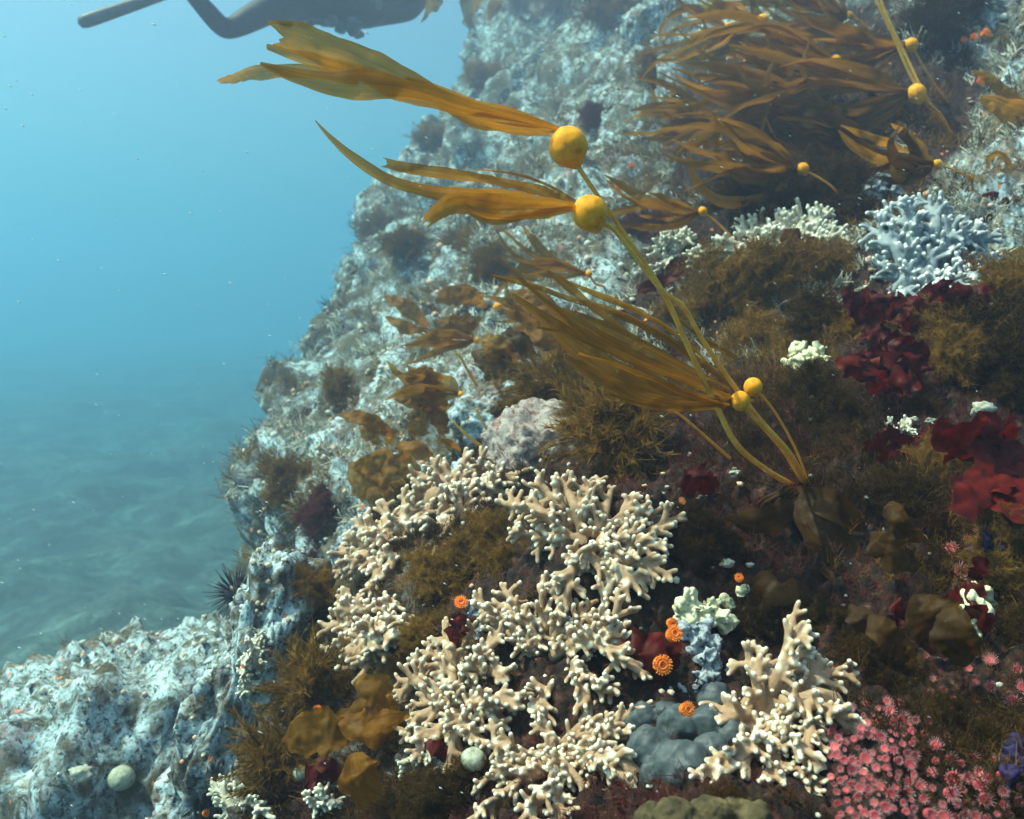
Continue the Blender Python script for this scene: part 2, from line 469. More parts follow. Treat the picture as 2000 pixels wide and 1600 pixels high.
# ------------------------------------------------------------------ more materials
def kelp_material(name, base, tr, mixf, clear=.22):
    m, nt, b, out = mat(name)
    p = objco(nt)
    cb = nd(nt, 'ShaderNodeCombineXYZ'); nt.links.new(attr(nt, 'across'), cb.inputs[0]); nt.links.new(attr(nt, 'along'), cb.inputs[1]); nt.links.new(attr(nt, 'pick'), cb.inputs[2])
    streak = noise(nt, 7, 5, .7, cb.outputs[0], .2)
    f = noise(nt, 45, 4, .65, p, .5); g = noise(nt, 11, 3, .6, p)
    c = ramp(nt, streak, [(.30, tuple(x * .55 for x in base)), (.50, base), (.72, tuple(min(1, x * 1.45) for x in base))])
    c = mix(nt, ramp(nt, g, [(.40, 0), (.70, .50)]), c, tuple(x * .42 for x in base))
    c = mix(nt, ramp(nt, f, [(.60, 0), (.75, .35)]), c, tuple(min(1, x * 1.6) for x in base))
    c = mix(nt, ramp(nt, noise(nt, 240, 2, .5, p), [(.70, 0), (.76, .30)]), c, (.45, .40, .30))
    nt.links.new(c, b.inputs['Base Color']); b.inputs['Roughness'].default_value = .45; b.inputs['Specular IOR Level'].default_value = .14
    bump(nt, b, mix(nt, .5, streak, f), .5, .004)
    t = nd(nt, 'ShaderNodeBsdfTranslucent'); nt.links.new(mix(nt, 1.0, c, tr, 'MULTIPLY'), t.inputs['Color'])
    mx = nd(nt, 'ShaderNodeMixShader'); mx.inputs[0].default_value = mixf
    nt.links.new(b.outputs[0], mx.inputs[1]); nt.links.new(t.outputs[0], mx.inputs[2])
    tp = nd(nt, 'ShaderNodeBsdfTransparent'); tp.inputs[0].default_value = (.9, .62, .25, 1)
    m2 = nd(nt, 'ShaderNodeMixShader'); m2.inputs[0].default_value = clear
    nt.links.new(mx.outputs[0], m2.inputs[1]); nt.links.new(tp.outputs[0], m2.inputs[2]); nt.links.new(m2.outputs[0], out.inputs['Surface'])
    return m
M['kelp'] = kelp_material('kelp_blade', (.44, .195, .012), (1, .95, .8), .58)
M['kelp_dark'] = kelp_material('kelp_blade_dark', (.26, .122, .012), (1, .95, .8), .55)
M['kelp_mid'] = kelp_material('kelp_leaf', (.28, .115, .008), (1, .9, .7), .5, .10)
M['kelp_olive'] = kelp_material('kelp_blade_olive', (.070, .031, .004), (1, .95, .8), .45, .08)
M['float'] = simple('kelp_float', [(.30, (.46, .17, .010)), (.42, (.72, .29, .012)), (.6, (.86, .37, .018)), (.75, (.92, .48, .045))], 75, .6, bumpd=.0012, spec=.12, detail=5)
M['float'].node_tree.nodes['Principled BSDF'].inputs['Subsurface Weight'].default_value = .5; M['float'].node_tree.nodes['Principled BSDF'].inputs['Subsurface Radius'].default_value = (.02, .010, .002)
M['stipe'] = simple('kelp_stipe', [(.3, (.66, .34, .03)), (.7, (.86, .54, .10))], 60, .5, trans=(.35, (1, .9, .6)), spec=.15)
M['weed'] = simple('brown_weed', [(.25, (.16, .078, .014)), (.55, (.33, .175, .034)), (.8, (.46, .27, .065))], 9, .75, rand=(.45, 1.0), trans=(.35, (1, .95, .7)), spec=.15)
M['weed_dark'] = simple('dark_weed', [(.25, (.04, .020, .005)), (.55, (.095, .050, .012)), (.8, (.17, .095, .028))], 9, .8, rand=(.45, 1.0), trans=(.3, (1, .95, .7)), spec=.12)  # dark brown weed, colour lowered further to paint in shade at right
M['weed_red'] = simple('maroon_weed', [(.25, (.06, .018, .015)), (.6, (.13, .038, .030)), (.8, (.19, .07, .05))], 20, .8, trans=(.3, (1, .8, .8)), spec=.12)
M['red'] = simple('red_blade', [(.3, (.030, .002, .002)), (.55, (.072, .005, .004)), (.8, (.13, .011, .008))], 45, .5, trans=(.3, (1, .4, .3)), spec=.12)
M['red_bright'] = simple('red_blade_bright', [(.3, (.065, .004, .002)), (.55, (.13, .009, .004)), (.8, (.20, .020, .008))], 45, .5, trans=(.3, (1, .5, .3)), spec=.12)
M['orange'] = simple('orange_cup', [(.3, (.85, .13, .008)), (.7, (1.0, .24, .02))], 160, .5, spec=.3)
M['orange_t'] = simple('orange_tentacle', [(.3, (.95, .20, .02)), (.7, (1.0, .34, .06))], 160, .5, spec=.3)
M['pink'] = simple('anemone_disc', [(.3, (.42, .035, .05)), (.7, (.62, .11, .12))], 200, .5, spec=.3, rand=(.55, 1.15))
M['pink_t'] = simple('anemone_tentacle', [(.3, (.52, .17, .19)), (.7, (.78, .50, .48))], 200, .5, spec=.3, rand=(.6, 1.1))
M['pink_col'] = simple('anemone_column', [(.3, (.35, .05, .07)), (.7, (.55, .16, .16))], 150, .6, spec=.3)
M['grey'] = simple('grey_tunicate', [(.3, (.042, .055, .060)), (.7, (.075, .094, .100))], 110, .55, bumpd=.0008, spec=.3)
M['olive'] = simple('olive_sponge', [(.3, (.025, .018, .007)), (.5, (.07, .052, .02)), (.7, (.13, .10, .045))], 60, .8, bumpd=.004, detail=5)
M['cream'] = simple('cream_sponge', [(.3, (.38, .36, .22)), (.5, (.66, .64, .42)), (.75, (.76, .74, .52))], 130, .8, bumpd=.003, detail=5)
M['bluegrey'] = simple('blue_grey_sponge', [(.35, (.05, .06, .065)), (.48, (.30, .34, .38)), (.75, (.44, .47, .50))], 190, .8, bumpd=.003, detail=5)
M['purple'] = simple('purple_sponge', [(.3, (.008, .004, .03)), (.7, (.022, .010, .07))], 120, .7, bumpd=.002)
M['ball'] = simple('pale_tunicate', [(.3, (.20, .21, .15)), (.5, (.38, .40, .30)), (.7, (.50, .52, .40))], 120, .6, bumpd=.003)
M['white'] = simple('white_chip', [(.3, (.20, .20, .15)), (.55, (.42, .41, .33)), (.7, (.58, .57, .47))], 140, .8, bumpd=.002)
M['urchin'] = simple('urchin_black', [(.3, (.008, .006, .010)), (.7, (.03, .02, .03))], 90, .4)
def pink_rock():
    m, nt, b, out = mat('pink_crust_rock'); p = worldpos(nt)
    f = noise(nt, 60, 5, .7, p, .5)
    c = ramp(nt, f, [(.36, (.05, .04, .03)), (.46, (.30, .18, .16)), (.54, (.34, .36, .32)), (.62, (.40, .26, .24)), (.74, (.50, .44, .40))])
    nt.links.new(c, b.inputs['Base Color']); b.inputs['Roughness'].default_value = .85; bump(nt, b, f, .9, .008); return m
M['pinkrock'] = pink_rock()
def coral_material(name, body, tip, under):
    m, nt, b, out = mat(name); p = objco(nt)
    f = noise(nt, 85, 4, .6, p)
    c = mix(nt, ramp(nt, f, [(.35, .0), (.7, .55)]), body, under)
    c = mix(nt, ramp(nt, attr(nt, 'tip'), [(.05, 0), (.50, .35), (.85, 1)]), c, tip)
    nt.links.new(c, b.inputs['Base Color']); b.inputs['Roughness'].default_value = .7; b.inputs['Specular IOR Level'].default_value = .25
    bump(nt, b, noise(nt, 420, 3, .6, p), .35, .0012)
    b.inputs['Subsurface Weight'].default_value = 0.0
    return m
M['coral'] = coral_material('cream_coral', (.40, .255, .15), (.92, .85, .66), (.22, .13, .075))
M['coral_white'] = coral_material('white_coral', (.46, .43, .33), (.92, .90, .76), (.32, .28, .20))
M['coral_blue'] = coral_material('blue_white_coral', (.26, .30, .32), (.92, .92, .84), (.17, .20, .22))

def world_to(o_loc, P): return np.asarray(P, float) - np.asarray(o_loc[:] if hasattr(o_loc, '__len__') else o_loc, float)

# ------------------------------------------------------------------ branching corals
def fork(mb, tips, p, d, L, r, depth, u, rs):
    """a stubby limb that forks; r at its start"""
    d = unit(d); bend = unit(d + rs.normal(size=3) * .28)
    q = p + d * L * .55; e = q + bend * L * .5
    r1 = max(r * .80, rs.uniform(4.5, 5.6) * u)
    V, F = tube(catmull([p, q, e], 6), np.linspace(r, r1, 6), 8); mb.add(V, F)
    if depth == 0:
        tips.append(e + bend * r1); return
    k = 2 if rs.random() < .62 else 3
    side = unit(np.cross(bend, rs.normal(size=3)))
    for i in range(k):
        ang = (i - (k - 1) / 2) * rs.uniform(.75, 1.05) if k > 1 else 0
        nd_ = unit(bend * math.cos(ang) + side * math.sin(ang) + rs.normal(size=3) * .14)
        fork(mb, tips, e - bend * r1 * .5, nd_, L * rs.uniform(.52, .8) if depth > 1 else rs.uniform(13, 26) * u, r1 * .92, depth - 1, u, rs)
def grow_limb(base, end, u, rs, out_dir):
    """one main limb with side twigs; returns mesh builder and tip list (world)"""
    mb = MB(); tips = []
    base, end = np.asarray(base), np.asarray(end)
    D = end - base; L = np.linalg.norm(D)
    mid = base + D * .5 + np.asarray(out_dir) * L * .22 + rs.normal(size=3) * L * .06
    n = 12; P = catmull([base, mid, end], n)
    rad = np.linspace(min(14.5 * u, L * .18 + 6.5 * u), 7.6 * u, n)
    V, F = tube(P, rad, 9); mb.add(V, F)
    T = np.gradient(P, axis=0)
    steps = max(4, int(L / (10.5 * u)))
    for s in range(steps):
        k = int(np.clip((.14 + .80 * (s + rs.random()) / steps) * n, 2, n - 2))
        t = unit(T[k]); az = unit(np.cross(t, rs.normal(size=3)))
        az = unit(az + np.asarray(out_dir) * .45)
        ang = rs.uniform(.55, 1.0)
        fork(mb, tips, P[k], t * math.cos(ang) + az * math.sin(ang), rs.uniform(16, 32) * u, 7.6 * u, 1, u, rs)
    fork(mb, tips, P[-1] - unit(T[-1]) * 4 * u, T[-1], 22 * u, 7.6 * u, 1, u, rs)
    return mb, tips
JOBS = []
def remesh_later(mb, name, voxel, smooth, material, parent, after):
    o = link(name, mb.mesh(name), None, parent)
    md = o.modifiers.new('r', 'REMESH'); md.mode = 'VOXEL'; md.voxel_size = voxel
    ms = o.modifiers.new('s', 'SMOOTH'); ms.iterations = smooth; ms.factor = .5
    JOBS.append((o, material, after))
def finish_remesh():
    dg = bpy.context.evaluated_depsgraph_get()
    done = [(o, bpy.data.meshes.new_from_object(o.evaluated_get(dg)), m, f) for o, m, f in JOBS]
    for o, me, m, f in done:
        nm = o.data.name; o.modifiers.clear(); o.data = me
        me.polygons.foreach_set('use_smooth', np.ones(len(me.polygons), bool))
        me.materials.clear(); me.materials.append(m)
        if f: f(me)
    JOBS.clear()
def coords(me):
    co = np.empty(len(me.vertices) * 3, np.float32); me.vertices.foreach_get('co', co); return co.reshape(-1, 3)
def mark_tips(tp, reach):
    def f(me):
        co = coords(me)
        if tp is None: vattr(me, 'tip', np.zeros(len(co))); return
        d2 = np.full(len(co), 9.0, np.float32)
        for t in tp.astype(np.float32): d2 = np.minimum(d2, ((co - t) ** 2).sum(1))
        vattr(me, 'tip', np.clip(1 - np.sqrt(d2) / reach, 0, 1))
    return f
def remesh(mb, name, voxel, smooth=2):
    me = mb.mesh(name); o = bpy.data.objects.new('tmp', me); COL.objects.link(o)
    md = o.modifiers.new('r', 'REMESH'); md.mode = 'VOXEL'; md.voxel_size = voxel
    if smooth:
        ms = o.modifiers.new('s', 'SMOOTH'); ms.iterations = smooth; ms.factor = .5
    dg = bpy.context.evaluated_depsgraph_get()
    me2 = bpy.data.meshes.new_from_object(o.evaluated_get(dg)); me2.name = name
    bpy.data.objects.remove(o); bpy.data.meshes.remove(me)
    me2.polygons.foreach_set('use_smooth', np.ones(len(me2.polygons), bool))
    return me2
def coral(name, label, base_px, ends, material, seed, lift=34, dref=None, base_r=34, group=None, scale=1.0):
    rs = np.random.default_rng(seed)
    bl, bn, bd = hit(*base_px); d0 = dref or bd; u = d0 / FPX
    bl = np.array(at(base_px[0], base_px[1], d0)[:]); us = u * scale
    root = empty(name, tuple(bl)); tag(root, label, 'coral', group)
    out = unit(np.array([0, -.75, .55]))
    # encrusting foot
    mb = MB(); V, F = ico(2)
    mb.add(V * (1 + .35 * fbm(V * 1.9 + seed, 2))[:, None] * np.array([base_r * 1.9, base_r * .8, base_r * 1.35]) * us + np.array([0, 38, -6]) * us, F)
    remesh_later(mb, 'base', 3.4 * us, 3, material, root, mark_tips(None, 1))
    for (ex, ey) in ends:
        hl, hn, hd = hit(ex, ey)
        de = min(max(hd, d0 - 110 * u), d0 + 150 * u) - rs.uniform(.6, 1.5) * lift * u
        e = np.array(at(ex, ey, de)[:])
        t0 = rs.uniform(.0, .22)
        b = bl + (e - bl) * t0 + rs.normal(size=3) * 8 * us + np.array([0, .02, -.004]) * d0
        mb, tips = grow_limb(b, e, us, rs, out)
        for k in range(len(mb.V)): mb.V[k] = mb.V[k] - bl
        remesh_later(mb, 'branch', 2.3 * us, 2, material, root, mark_tips(np.array(tips) - bl, 13 * us))
    return root

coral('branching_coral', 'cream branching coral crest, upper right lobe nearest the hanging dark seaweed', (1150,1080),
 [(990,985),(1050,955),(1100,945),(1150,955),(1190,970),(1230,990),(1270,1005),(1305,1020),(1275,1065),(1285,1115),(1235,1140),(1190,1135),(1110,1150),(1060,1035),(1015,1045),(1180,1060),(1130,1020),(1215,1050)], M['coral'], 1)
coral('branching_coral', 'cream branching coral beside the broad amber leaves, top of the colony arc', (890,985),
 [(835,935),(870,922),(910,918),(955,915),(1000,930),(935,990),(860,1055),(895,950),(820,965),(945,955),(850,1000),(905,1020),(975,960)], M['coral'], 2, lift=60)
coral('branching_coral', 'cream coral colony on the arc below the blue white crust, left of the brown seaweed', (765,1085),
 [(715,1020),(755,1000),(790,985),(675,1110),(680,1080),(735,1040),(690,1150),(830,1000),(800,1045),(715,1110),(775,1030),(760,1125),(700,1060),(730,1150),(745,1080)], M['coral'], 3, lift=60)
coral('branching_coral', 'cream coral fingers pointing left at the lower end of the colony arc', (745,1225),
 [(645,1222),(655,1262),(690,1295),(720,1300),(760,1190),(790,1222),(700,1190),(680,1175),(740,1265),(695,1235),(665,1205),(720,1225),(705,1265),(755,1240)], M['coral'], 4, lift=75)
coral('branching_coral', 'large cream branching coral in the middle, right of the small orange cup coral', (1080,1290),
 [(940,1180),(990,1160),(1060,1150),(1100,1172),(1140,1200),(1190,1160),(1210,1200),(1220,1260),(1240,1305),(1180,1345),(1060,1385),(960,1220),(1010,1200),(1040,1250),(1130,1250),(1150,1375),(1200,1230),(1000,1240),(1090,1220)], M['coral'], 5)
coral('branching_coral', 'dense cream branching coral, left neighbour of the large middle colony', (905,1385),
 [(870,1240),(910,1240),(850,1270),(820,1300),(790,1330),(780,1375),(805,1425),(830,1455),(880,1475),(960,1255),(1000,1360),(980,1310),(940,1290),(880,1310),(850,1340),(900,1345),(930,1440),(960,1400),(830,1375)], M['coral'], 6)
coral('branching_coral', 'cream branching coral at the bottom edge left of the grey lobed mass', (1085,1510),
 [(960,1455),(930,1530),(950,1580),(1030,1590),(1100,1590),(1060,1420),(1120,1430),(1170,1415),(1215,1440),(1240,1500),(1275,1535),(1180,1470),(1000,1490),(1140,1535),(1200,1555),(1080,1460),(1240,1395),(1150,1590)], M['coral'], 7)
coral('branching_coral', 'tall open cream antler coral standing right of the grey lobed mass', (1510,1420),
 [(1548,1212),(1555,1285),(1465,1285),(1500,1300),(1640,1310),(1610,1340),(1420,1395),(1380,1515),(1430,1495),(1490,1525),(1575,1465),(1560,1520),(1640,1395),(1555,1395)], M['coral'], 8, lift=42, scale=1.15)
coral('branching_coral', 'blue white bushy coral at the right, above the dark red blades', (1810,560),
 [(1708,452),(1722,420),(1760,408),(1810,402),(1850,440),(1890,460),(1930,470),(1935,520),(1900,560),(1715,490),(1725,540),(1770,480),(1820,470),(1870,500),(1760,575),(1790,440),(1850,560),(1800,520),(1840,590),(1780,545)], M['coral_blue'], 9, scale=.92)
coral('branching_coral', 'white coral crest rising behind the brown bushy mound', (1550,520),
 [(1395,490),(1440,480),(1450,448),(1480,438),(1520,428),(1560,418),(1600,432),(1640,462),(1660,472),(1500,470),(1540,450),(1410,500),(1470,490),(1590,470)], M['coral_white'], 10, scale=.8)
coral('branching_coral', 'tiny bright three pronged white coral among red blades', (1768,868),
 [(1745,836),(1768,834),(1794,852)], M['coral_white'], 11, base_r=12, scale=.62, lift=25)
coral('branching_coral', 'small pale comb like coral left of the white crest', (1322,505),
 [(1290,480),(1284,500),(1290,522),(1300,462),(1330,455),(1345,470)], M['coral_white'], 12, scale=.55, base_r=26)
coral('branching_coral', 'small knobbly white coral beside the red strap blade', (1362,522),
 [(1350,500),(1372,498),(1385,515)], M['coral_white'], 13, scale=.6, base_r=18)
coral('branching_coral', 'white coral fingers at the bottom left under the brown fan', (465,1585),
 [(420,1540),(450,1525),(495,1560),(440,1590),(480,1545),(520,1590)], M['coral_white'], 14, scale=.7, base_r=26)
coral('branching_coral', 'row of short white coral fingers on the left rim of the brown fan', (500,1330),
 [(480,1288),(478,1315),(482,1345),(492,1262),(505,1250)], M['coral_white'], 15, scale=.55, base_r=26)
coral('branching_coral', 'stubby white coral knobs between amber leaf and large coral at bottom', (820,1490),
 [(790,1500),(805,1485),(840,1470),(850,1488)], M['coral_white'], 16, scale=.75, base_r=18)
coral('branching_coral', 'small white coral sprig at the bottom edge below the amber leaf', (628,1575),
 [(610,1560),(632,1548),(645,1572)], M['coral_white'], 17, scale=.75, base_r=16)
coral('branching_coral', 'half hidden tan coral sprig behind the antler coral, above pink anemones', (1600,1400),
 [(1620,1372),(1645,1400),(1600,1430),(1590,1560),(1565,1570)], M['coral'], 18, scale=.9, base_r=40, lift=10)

# ------------------------------------------------------------------ kelp
VIEW0 = np.array([0, 0, 0.])
def blade_mesh(ctrl, root, tilt=(0, 0), ruffle=.1, notch=0., n=34, c=9, seed=0, camber=.22, wrinkle=.5, ragged=0.0):
    """ctrl rows: x y z halfwidth (world metres)"""
    rs = np.random.default_rng(seed)
    Q = catmull(np.asarray(ctrl, float), n); P = Q[:, :3]; W = np.maximum(Q[:, 3], .0006)
    T = np.gradient(P, axis=0); T /= np.linalg.norm(T, axis=1)[:, None] + 1e-12
    view = P / np.linalg.norm(P, axis=1)[:, None]
    S = np.cross(T, view); S /= np.linalg.norm(S, axis=1)[:, None] + 1e-9
    Nn = np.cross(S, T)
    a = np.linspace(tilt[0], tilt[1], n) + .35 * np.sin(np.linspace(0, 5, n) + rs.uniform(0, 6)) * min(1, abs(tilt[1] - tilt[0]) + .4)
    S2 = S * np.cos(a)[:, None] + Nn * np.sin(a)[:, None]; N2 = np.cross(S2, T)
    s = np.linspace(-1, 1, c)
    t = np.linspace(0, 1, n)
    ph1, ph2 = rs.uniform(0, 6, 2); k1, k2 = rs.uniform(9, 16), rs.uniform(17, 27)
    ruf = (np.sin(k1 * t + ph1)[:, None] * np.sign(s)[None] * .6 + np.sin(k2 * t + ph2)[:, None] * .5) * (np.abs(s) ** 1.5)[None] * ruffle * W[:, None]
    cam_ = camber * W[:, None] * (s ** 2)[None] * np.sign(rs.normal())
    edge = 1 + .10 * np.sin(k2 * .8 * t + ph1)[:, None] * np.abs(s)[None]
    if ragged:
        for sg in (-1, 1):
            m_ = (s * sg) > 0
            e_ = pn(np.c_[t * 7, np.full(n, seed * .7 + sg), np.zeros(n)]) * ragged + pn(np.c_[t * 19, np.full(n, seed * .3 + sg), np.ones(n)]) * ragged * .5
            edge[:, m_] *= (1 + e_)[:, None]
    V = P[:, None] + S2[:, None] * (W[:, None] * s[None] * edge)[..., None] + N2[:, None] * (ruf + cam_)[..., None]
    if notch:                                    # torn end: edges run past the middle or reverse
        push = notch * (np.abs(s) ** 1.2 - .5 + rs.normal(size=c) * .25)[None] * np.clip((t - .8) / .2, 0, 1)[:, None] * W.max()
        V = V + T[:, None] * push[..., None] * 2
    flat = V.reshape(-1, 3); wob = (pn(flat * 22 + seed) * .5 + pn(flat * 55 + seed) * .26 + pn(flat * 130 + seed) * .12).reshape(n, c)
    V = V + N2[:, None] * (wob * wrinkle * np.minimum(W, W.max() * .8)[:, None])[..., None]
    V = V.reshape(-1, 3) - np.asarray(root)
    me = raw_mesh('blade', V, grid_faces(n, c))
    vattr(me, 'across', np.tile(s, n) * .55); vattr(me, 'along', np.repeat(t, c) * .30); vattr(me, 'pick', np.full(n * c, seed * 1.37 % 50))
    return me
def px_ctrl(path, seed=0, dj=0.0):
    """path rows: px py depth halfwidth_px"""
    out = []
    for (x, y, d, w) in path:
        p = at(x, y, d); out.append((p.x, p.y, p.z, w * d / FPX))
    return out
def kelp_float(root, px, py, d, rpx):
    c = at(px, py, d); r = rpx * d / FPX
    V, F = ico(4); v = V.copy(); v[:, 2] *= 1.04
    v = v * (1 + .03 * fbm(V * 2.1 + px, 3))[:, None]
    neck = np.exp(-((V - unit((.45, 0, -.9))) ** 2).sum(1) / .10); v = v + np.outer(neck * .22, unit((.45, 0, -.9)))
    me = raw_mesh('float', v * r, F)
    return link('float', me, M['float'], root, Vector(c) - root.location)
def stipe(root, path, n=40):
    Q = catmull(np.array([(*at(x, y, d), w * d / FPX) for (x, y, d, w) in path]), n)
    V, F = tube(Q[:, :3] - np.array(root.location), Q[:, 3] * .66, 8)
    me = raw_mesh('stipe', V, F); return link('stipe', me, M['stipe'], root)
def blade(root, path, material='kelp', **kw):
    me = blade_mesh(px_ctrl(path), root.location, **kw); return link('blade', me, M[material], root)
def kelp_root(label, px, py, d=None, group=None, name='kelp'):
    p = hit(px, py)[0] if d is None else at(px, py, d)
    o = empty(name, p); tag(o, label, 'kelp', group); return o

HB = hit(1560, 945)[2]
# tall kelp with the larger float
k = kelp_root('tall amber kelp with the largest round float and pale torn blade tips over blue water', 1545, 945)
stipe(k, [(1552,950,HB,9),(1500,920,HB-.05,9),(1440,870,HB-.1,9),(1398,790,1.04,8.5),(1345,680,1.01,8),(1300,580,.99,8),(1245,495,.97,7.5),(1190,415,.96,7),(1145,350,.95,6.5),(1125,318,.95,8)], 60)
kelp_float(k, 1110, 287, .95, 38)
blade(k, [(1090,252,.95,7),(1020,238,.95,13),(940,222,.95,17),(860,196,.96,22),(770,160,.97,33),(680,118,.98,40),(600,88,.99,36),(536,70,1.0,26)], tilt=(.9,.15), notch=.5, seed=1, ruffle=.05, ragged=.12, n=60)
blade(k, [(1090,254,.945,6),(1000,232,.945,12),(900,206,.945,15),(820,180,.94,17),(730,165,.935,26),(650,162,.93,24),(570,146,.925,14),(508,124,.92,3)], tilt=(.8,-.25), seed=2, ruffle=.05, ragged=.12, n=60)
blade(k, [(1085,255,.96,6),(1000,246,.96,12),(930,238,.97,14),(860,200,.98,10),(790,170,.99,9),(740,155,1.0,4)], tilt=(.6,.9), seed=3)
blade(k, [(1088,250,.96,5),(1000,214,.97,10),(920,195,.98,8),(850,168,.99,6),(790,152,1.0,3)], tilt=(.9,.6), seed=4)
blade(k, [(820,180,.98,10),(700,140,1.02,13),(600,118,1.06,15),(520,92,1.1,6)], tilt=(.2,.5), seed=5)
blade(k, [(700,160,1.05,8),(600,140,1.25,12),(500,142,1.55,14),(425,160,1.9,8)], tilt=(.2,.6), seed=6)
blade(k, [(1075,262,.94,4),(1000,255,.935,8),(940,236,.93,6),(880,212,.93,2)], tilt=(1.0,.8), seed=7)
# second kelp
k = kelp_root('amber kelp with a slightly smaller float, one long thin blade curving up left', 1572, 945)
stipe(k, [(1575,950,HB,8),(1545,890,HB-.07,8),(1480,815,1.06,8),(1420,735,1.03,7.5),(1370,660,1.0,7),(1335,600,.98,7),(1290,565,.97,7),(1240,500,.955,7),(1195,445,.945,7),(1170,438,.94,9)], 60)
kelp_float(k, 1152, 416, .935, 34)
blade(k, [(1125,402,.935,6),(1060,392,.93,15),(980,388,.93,24),(900,382,.93,18),(830,372,.935,13),(760,352,.94,11),(690,308,.95,8),(645,268,.955,5),(615,235,.96,1)], tilt=(.5,.1), seed=11, ruffle=.06, ragged=.12, n=60)
blade(k, [(1125,406,.93,6),(1050,408,.92,20),(970,408,.915,27),(900,396,.915,22),(860,410,.915,15),(832,436,.915,9)], tilt=(.35,.1), notch=.3, seed=12, ruffle=.08, ragged=.12, n=60)
blade(k, [(1122,398,.94,5),(1050,372,.95,12),(960,355,.955,13),(870,340,.96,13),(800,330,.965,12),(752,318,.97,9)], tilt=(.9,.1), notch=.4, seed=13, ruffle=.06, ragged=.12, n=60)
blade(k, [(1118,405,.925,4),(1040,420,.915,9),(960,425,.91,8),(905,402,.91,3)], tilt=(.8,.5), seed=14)
blade(k, [(1125,392,.945,3),(1060,356,.955,5),(1000,338,.96,4),(930,330,.965,2)], tilt=(1.0,.8), seed=15)
# low kelp with twin floats
k = kelp_root('low kelp with two small touching floats and wide dark blades sweeping left', 1578, 940)
stipe(k, [(1580,945,HB,4),(1555,880,1.12,4),(1520,815,1.08,4),(1490,775,1.06,4),(1476,762,1.05,4)])
stipe(k, [(1570,945,HB,7),(1530,880,1.11,7),(1480,825,1.06,6),(1455,800,1.04,5)])
stipe(k, [(1425,895,1.17,5),(1380,855,1.12,5),(1330,812,1.08,4),(1290,790,1.06,3)])
kelp_float(k, 1446, 783, 1.03, 18.5); kelp_float(k, 1471, 756, 1.05, 18)
for i, (mt, path, tl) in enumerate([
 ('kelp_dark', [(1436,782,1.03,7),(1350,778,1.03,22),(1250,745,1.03,38),(1150,690,1.04,40),(1060,620,1.06,22),(1000,575,1.08,4)], (.5,.2)),
 ('kelp_dark', [(1434,786,1.03,7),(1340,792,1.02,20),(1250,772,1.01,30),(1170,735,1.01,26),(1110,700,1.02,6)], (.4,.5)),
 ('kelp', [(1432,776,1.04,6),(1330,740,1.04,18),(1220,690,1.05,24),(1120,640,1.06,18),(1060,590,1.08,4)], (.7,.4)),
 ('kelp_dark', [(1420,745,1.05,5),(1330,680,1.06,16),(1230,620,1.08,20),(1120,585,1.1,15),(1050,560,1.12,12),(960,538,1.14,4)], (.9,.4)),
 ('kelp', [(1410,735,1.06,4),(1320,650,1.07,12),(1220,595,1.09,14),(1130,560,1.1,9),(1045,518,1.12,2)], (1.0,.8)),
 ('kelp_dark', [(1400,760,1.03,5),(1280,715,1.02,26),(1180,668,1.02,28),(1090,605,1.03,12),(1015,545,1.04,3)], (.3,.6)),
 ('kelp_dark', [(1415,770,1.05,4),(1300,700,1.09,20),(1180,640,1.12,24),(1080,600,1.15,10)], (.3,.2)),
 ('kelp', [(1425,792,1.02,4),(1340,768,1.0,12),(1240,725,.99,16),(1130,690,.99,4)], (.9,.9)),
 ('kelp_dark', [(1440,700,1.08,5),(1400,680,1.09,10),(1350,645,1.1,10),(1300,600,1.12,4)], (.7,.4)),
  ('kelp_dark', [(1436,780,1.03,5),(1340,765,1.0,10),(1230,705,.99,12),(1120,655,.99,9),(1050,640,1.0,3)], (.6,.3)),
 ('kelp_dark', [(1425,760,1.04,4),(1320,705,1.03,9),(1210,640,1.03,10),(1110,560,1.05,8),(1070,528,1.06,2)], (.5,.2)),
 ('kelp_dark', [(1436,788,1.03,5),(1350,800,1.01,10),(1270,795,1.0,10),(1190,770,1.0,3)], (.3,.5)),
 ]): blade(k, [(x, y, d, w * (.55 if w > 8 else 1)) for x, y, d, w in path], mt, tilt=tl, seed=20 + i, ruffle=.16, ragged=.22)
# dark holdfast mound with drooping broad blades
k = kelp_root('dark brown kelp holdfast mound with broad drooping blades below the long stipes', 1555, 960, name='kelp_holdfast')
mb = MB(); rs = np.random.default_rng(5)
uH = HB / FPX
for i in range(46):
    a = rs.uniform(0, 6.28); e = np.array([math.cos(a) * 70, -rs.uniform(0, 30), -abs(math.sin(a)) * 45 - 12]) * uH
    P = catmull([np.array([rs.normal() * 12, -8, 6]) * uH, e * .5 + np.array([0, -20, 12]) * uH, e, e + np.array([0, 12, -18]) * uH], 8)
    V, F = tube(P, np.linspace(7, 4, 8) * uH, 6); mb.add(V, F)
link('holdfast', mb.mesh('holdfast'), M['kelp_olive'], k)
for i, (path) in enumerate([
 [(1560,960,HB-.03,10),(1590,1020,HB-.07,34),(1640,1100,HB-.1,52),(1680,1160,HB-.11,44),(1715,1185,HB-.1,8)],
 [(1545,965,HB-.03,10),(1520,1010,HB-.07,30),(1470,1020,HB-.07,26),(1420,1010,HB-.06,6)],
 [(1570,960,HB-.04,8),(1620,985,HB-.09,30),(1660,1010,HB-.08,26),(1690,1030,HB-.05,6)],
 [(1455,1155,HB-.12,8),(1490,1150,HB-.16,34),(1530,1150,HB-.17,30),(1548,1130,HB-.15,8)],
 [(1530,1120,HB-.1,6),(1560,1165,HB-.15,20),(1590,1200,HB-.16,16),(1610,1220,HB-.14,3)],
 ]): blade(k, path, 'kelp_olive', tilt=(.1, .5), seed=40 + i, ruffle=.08)

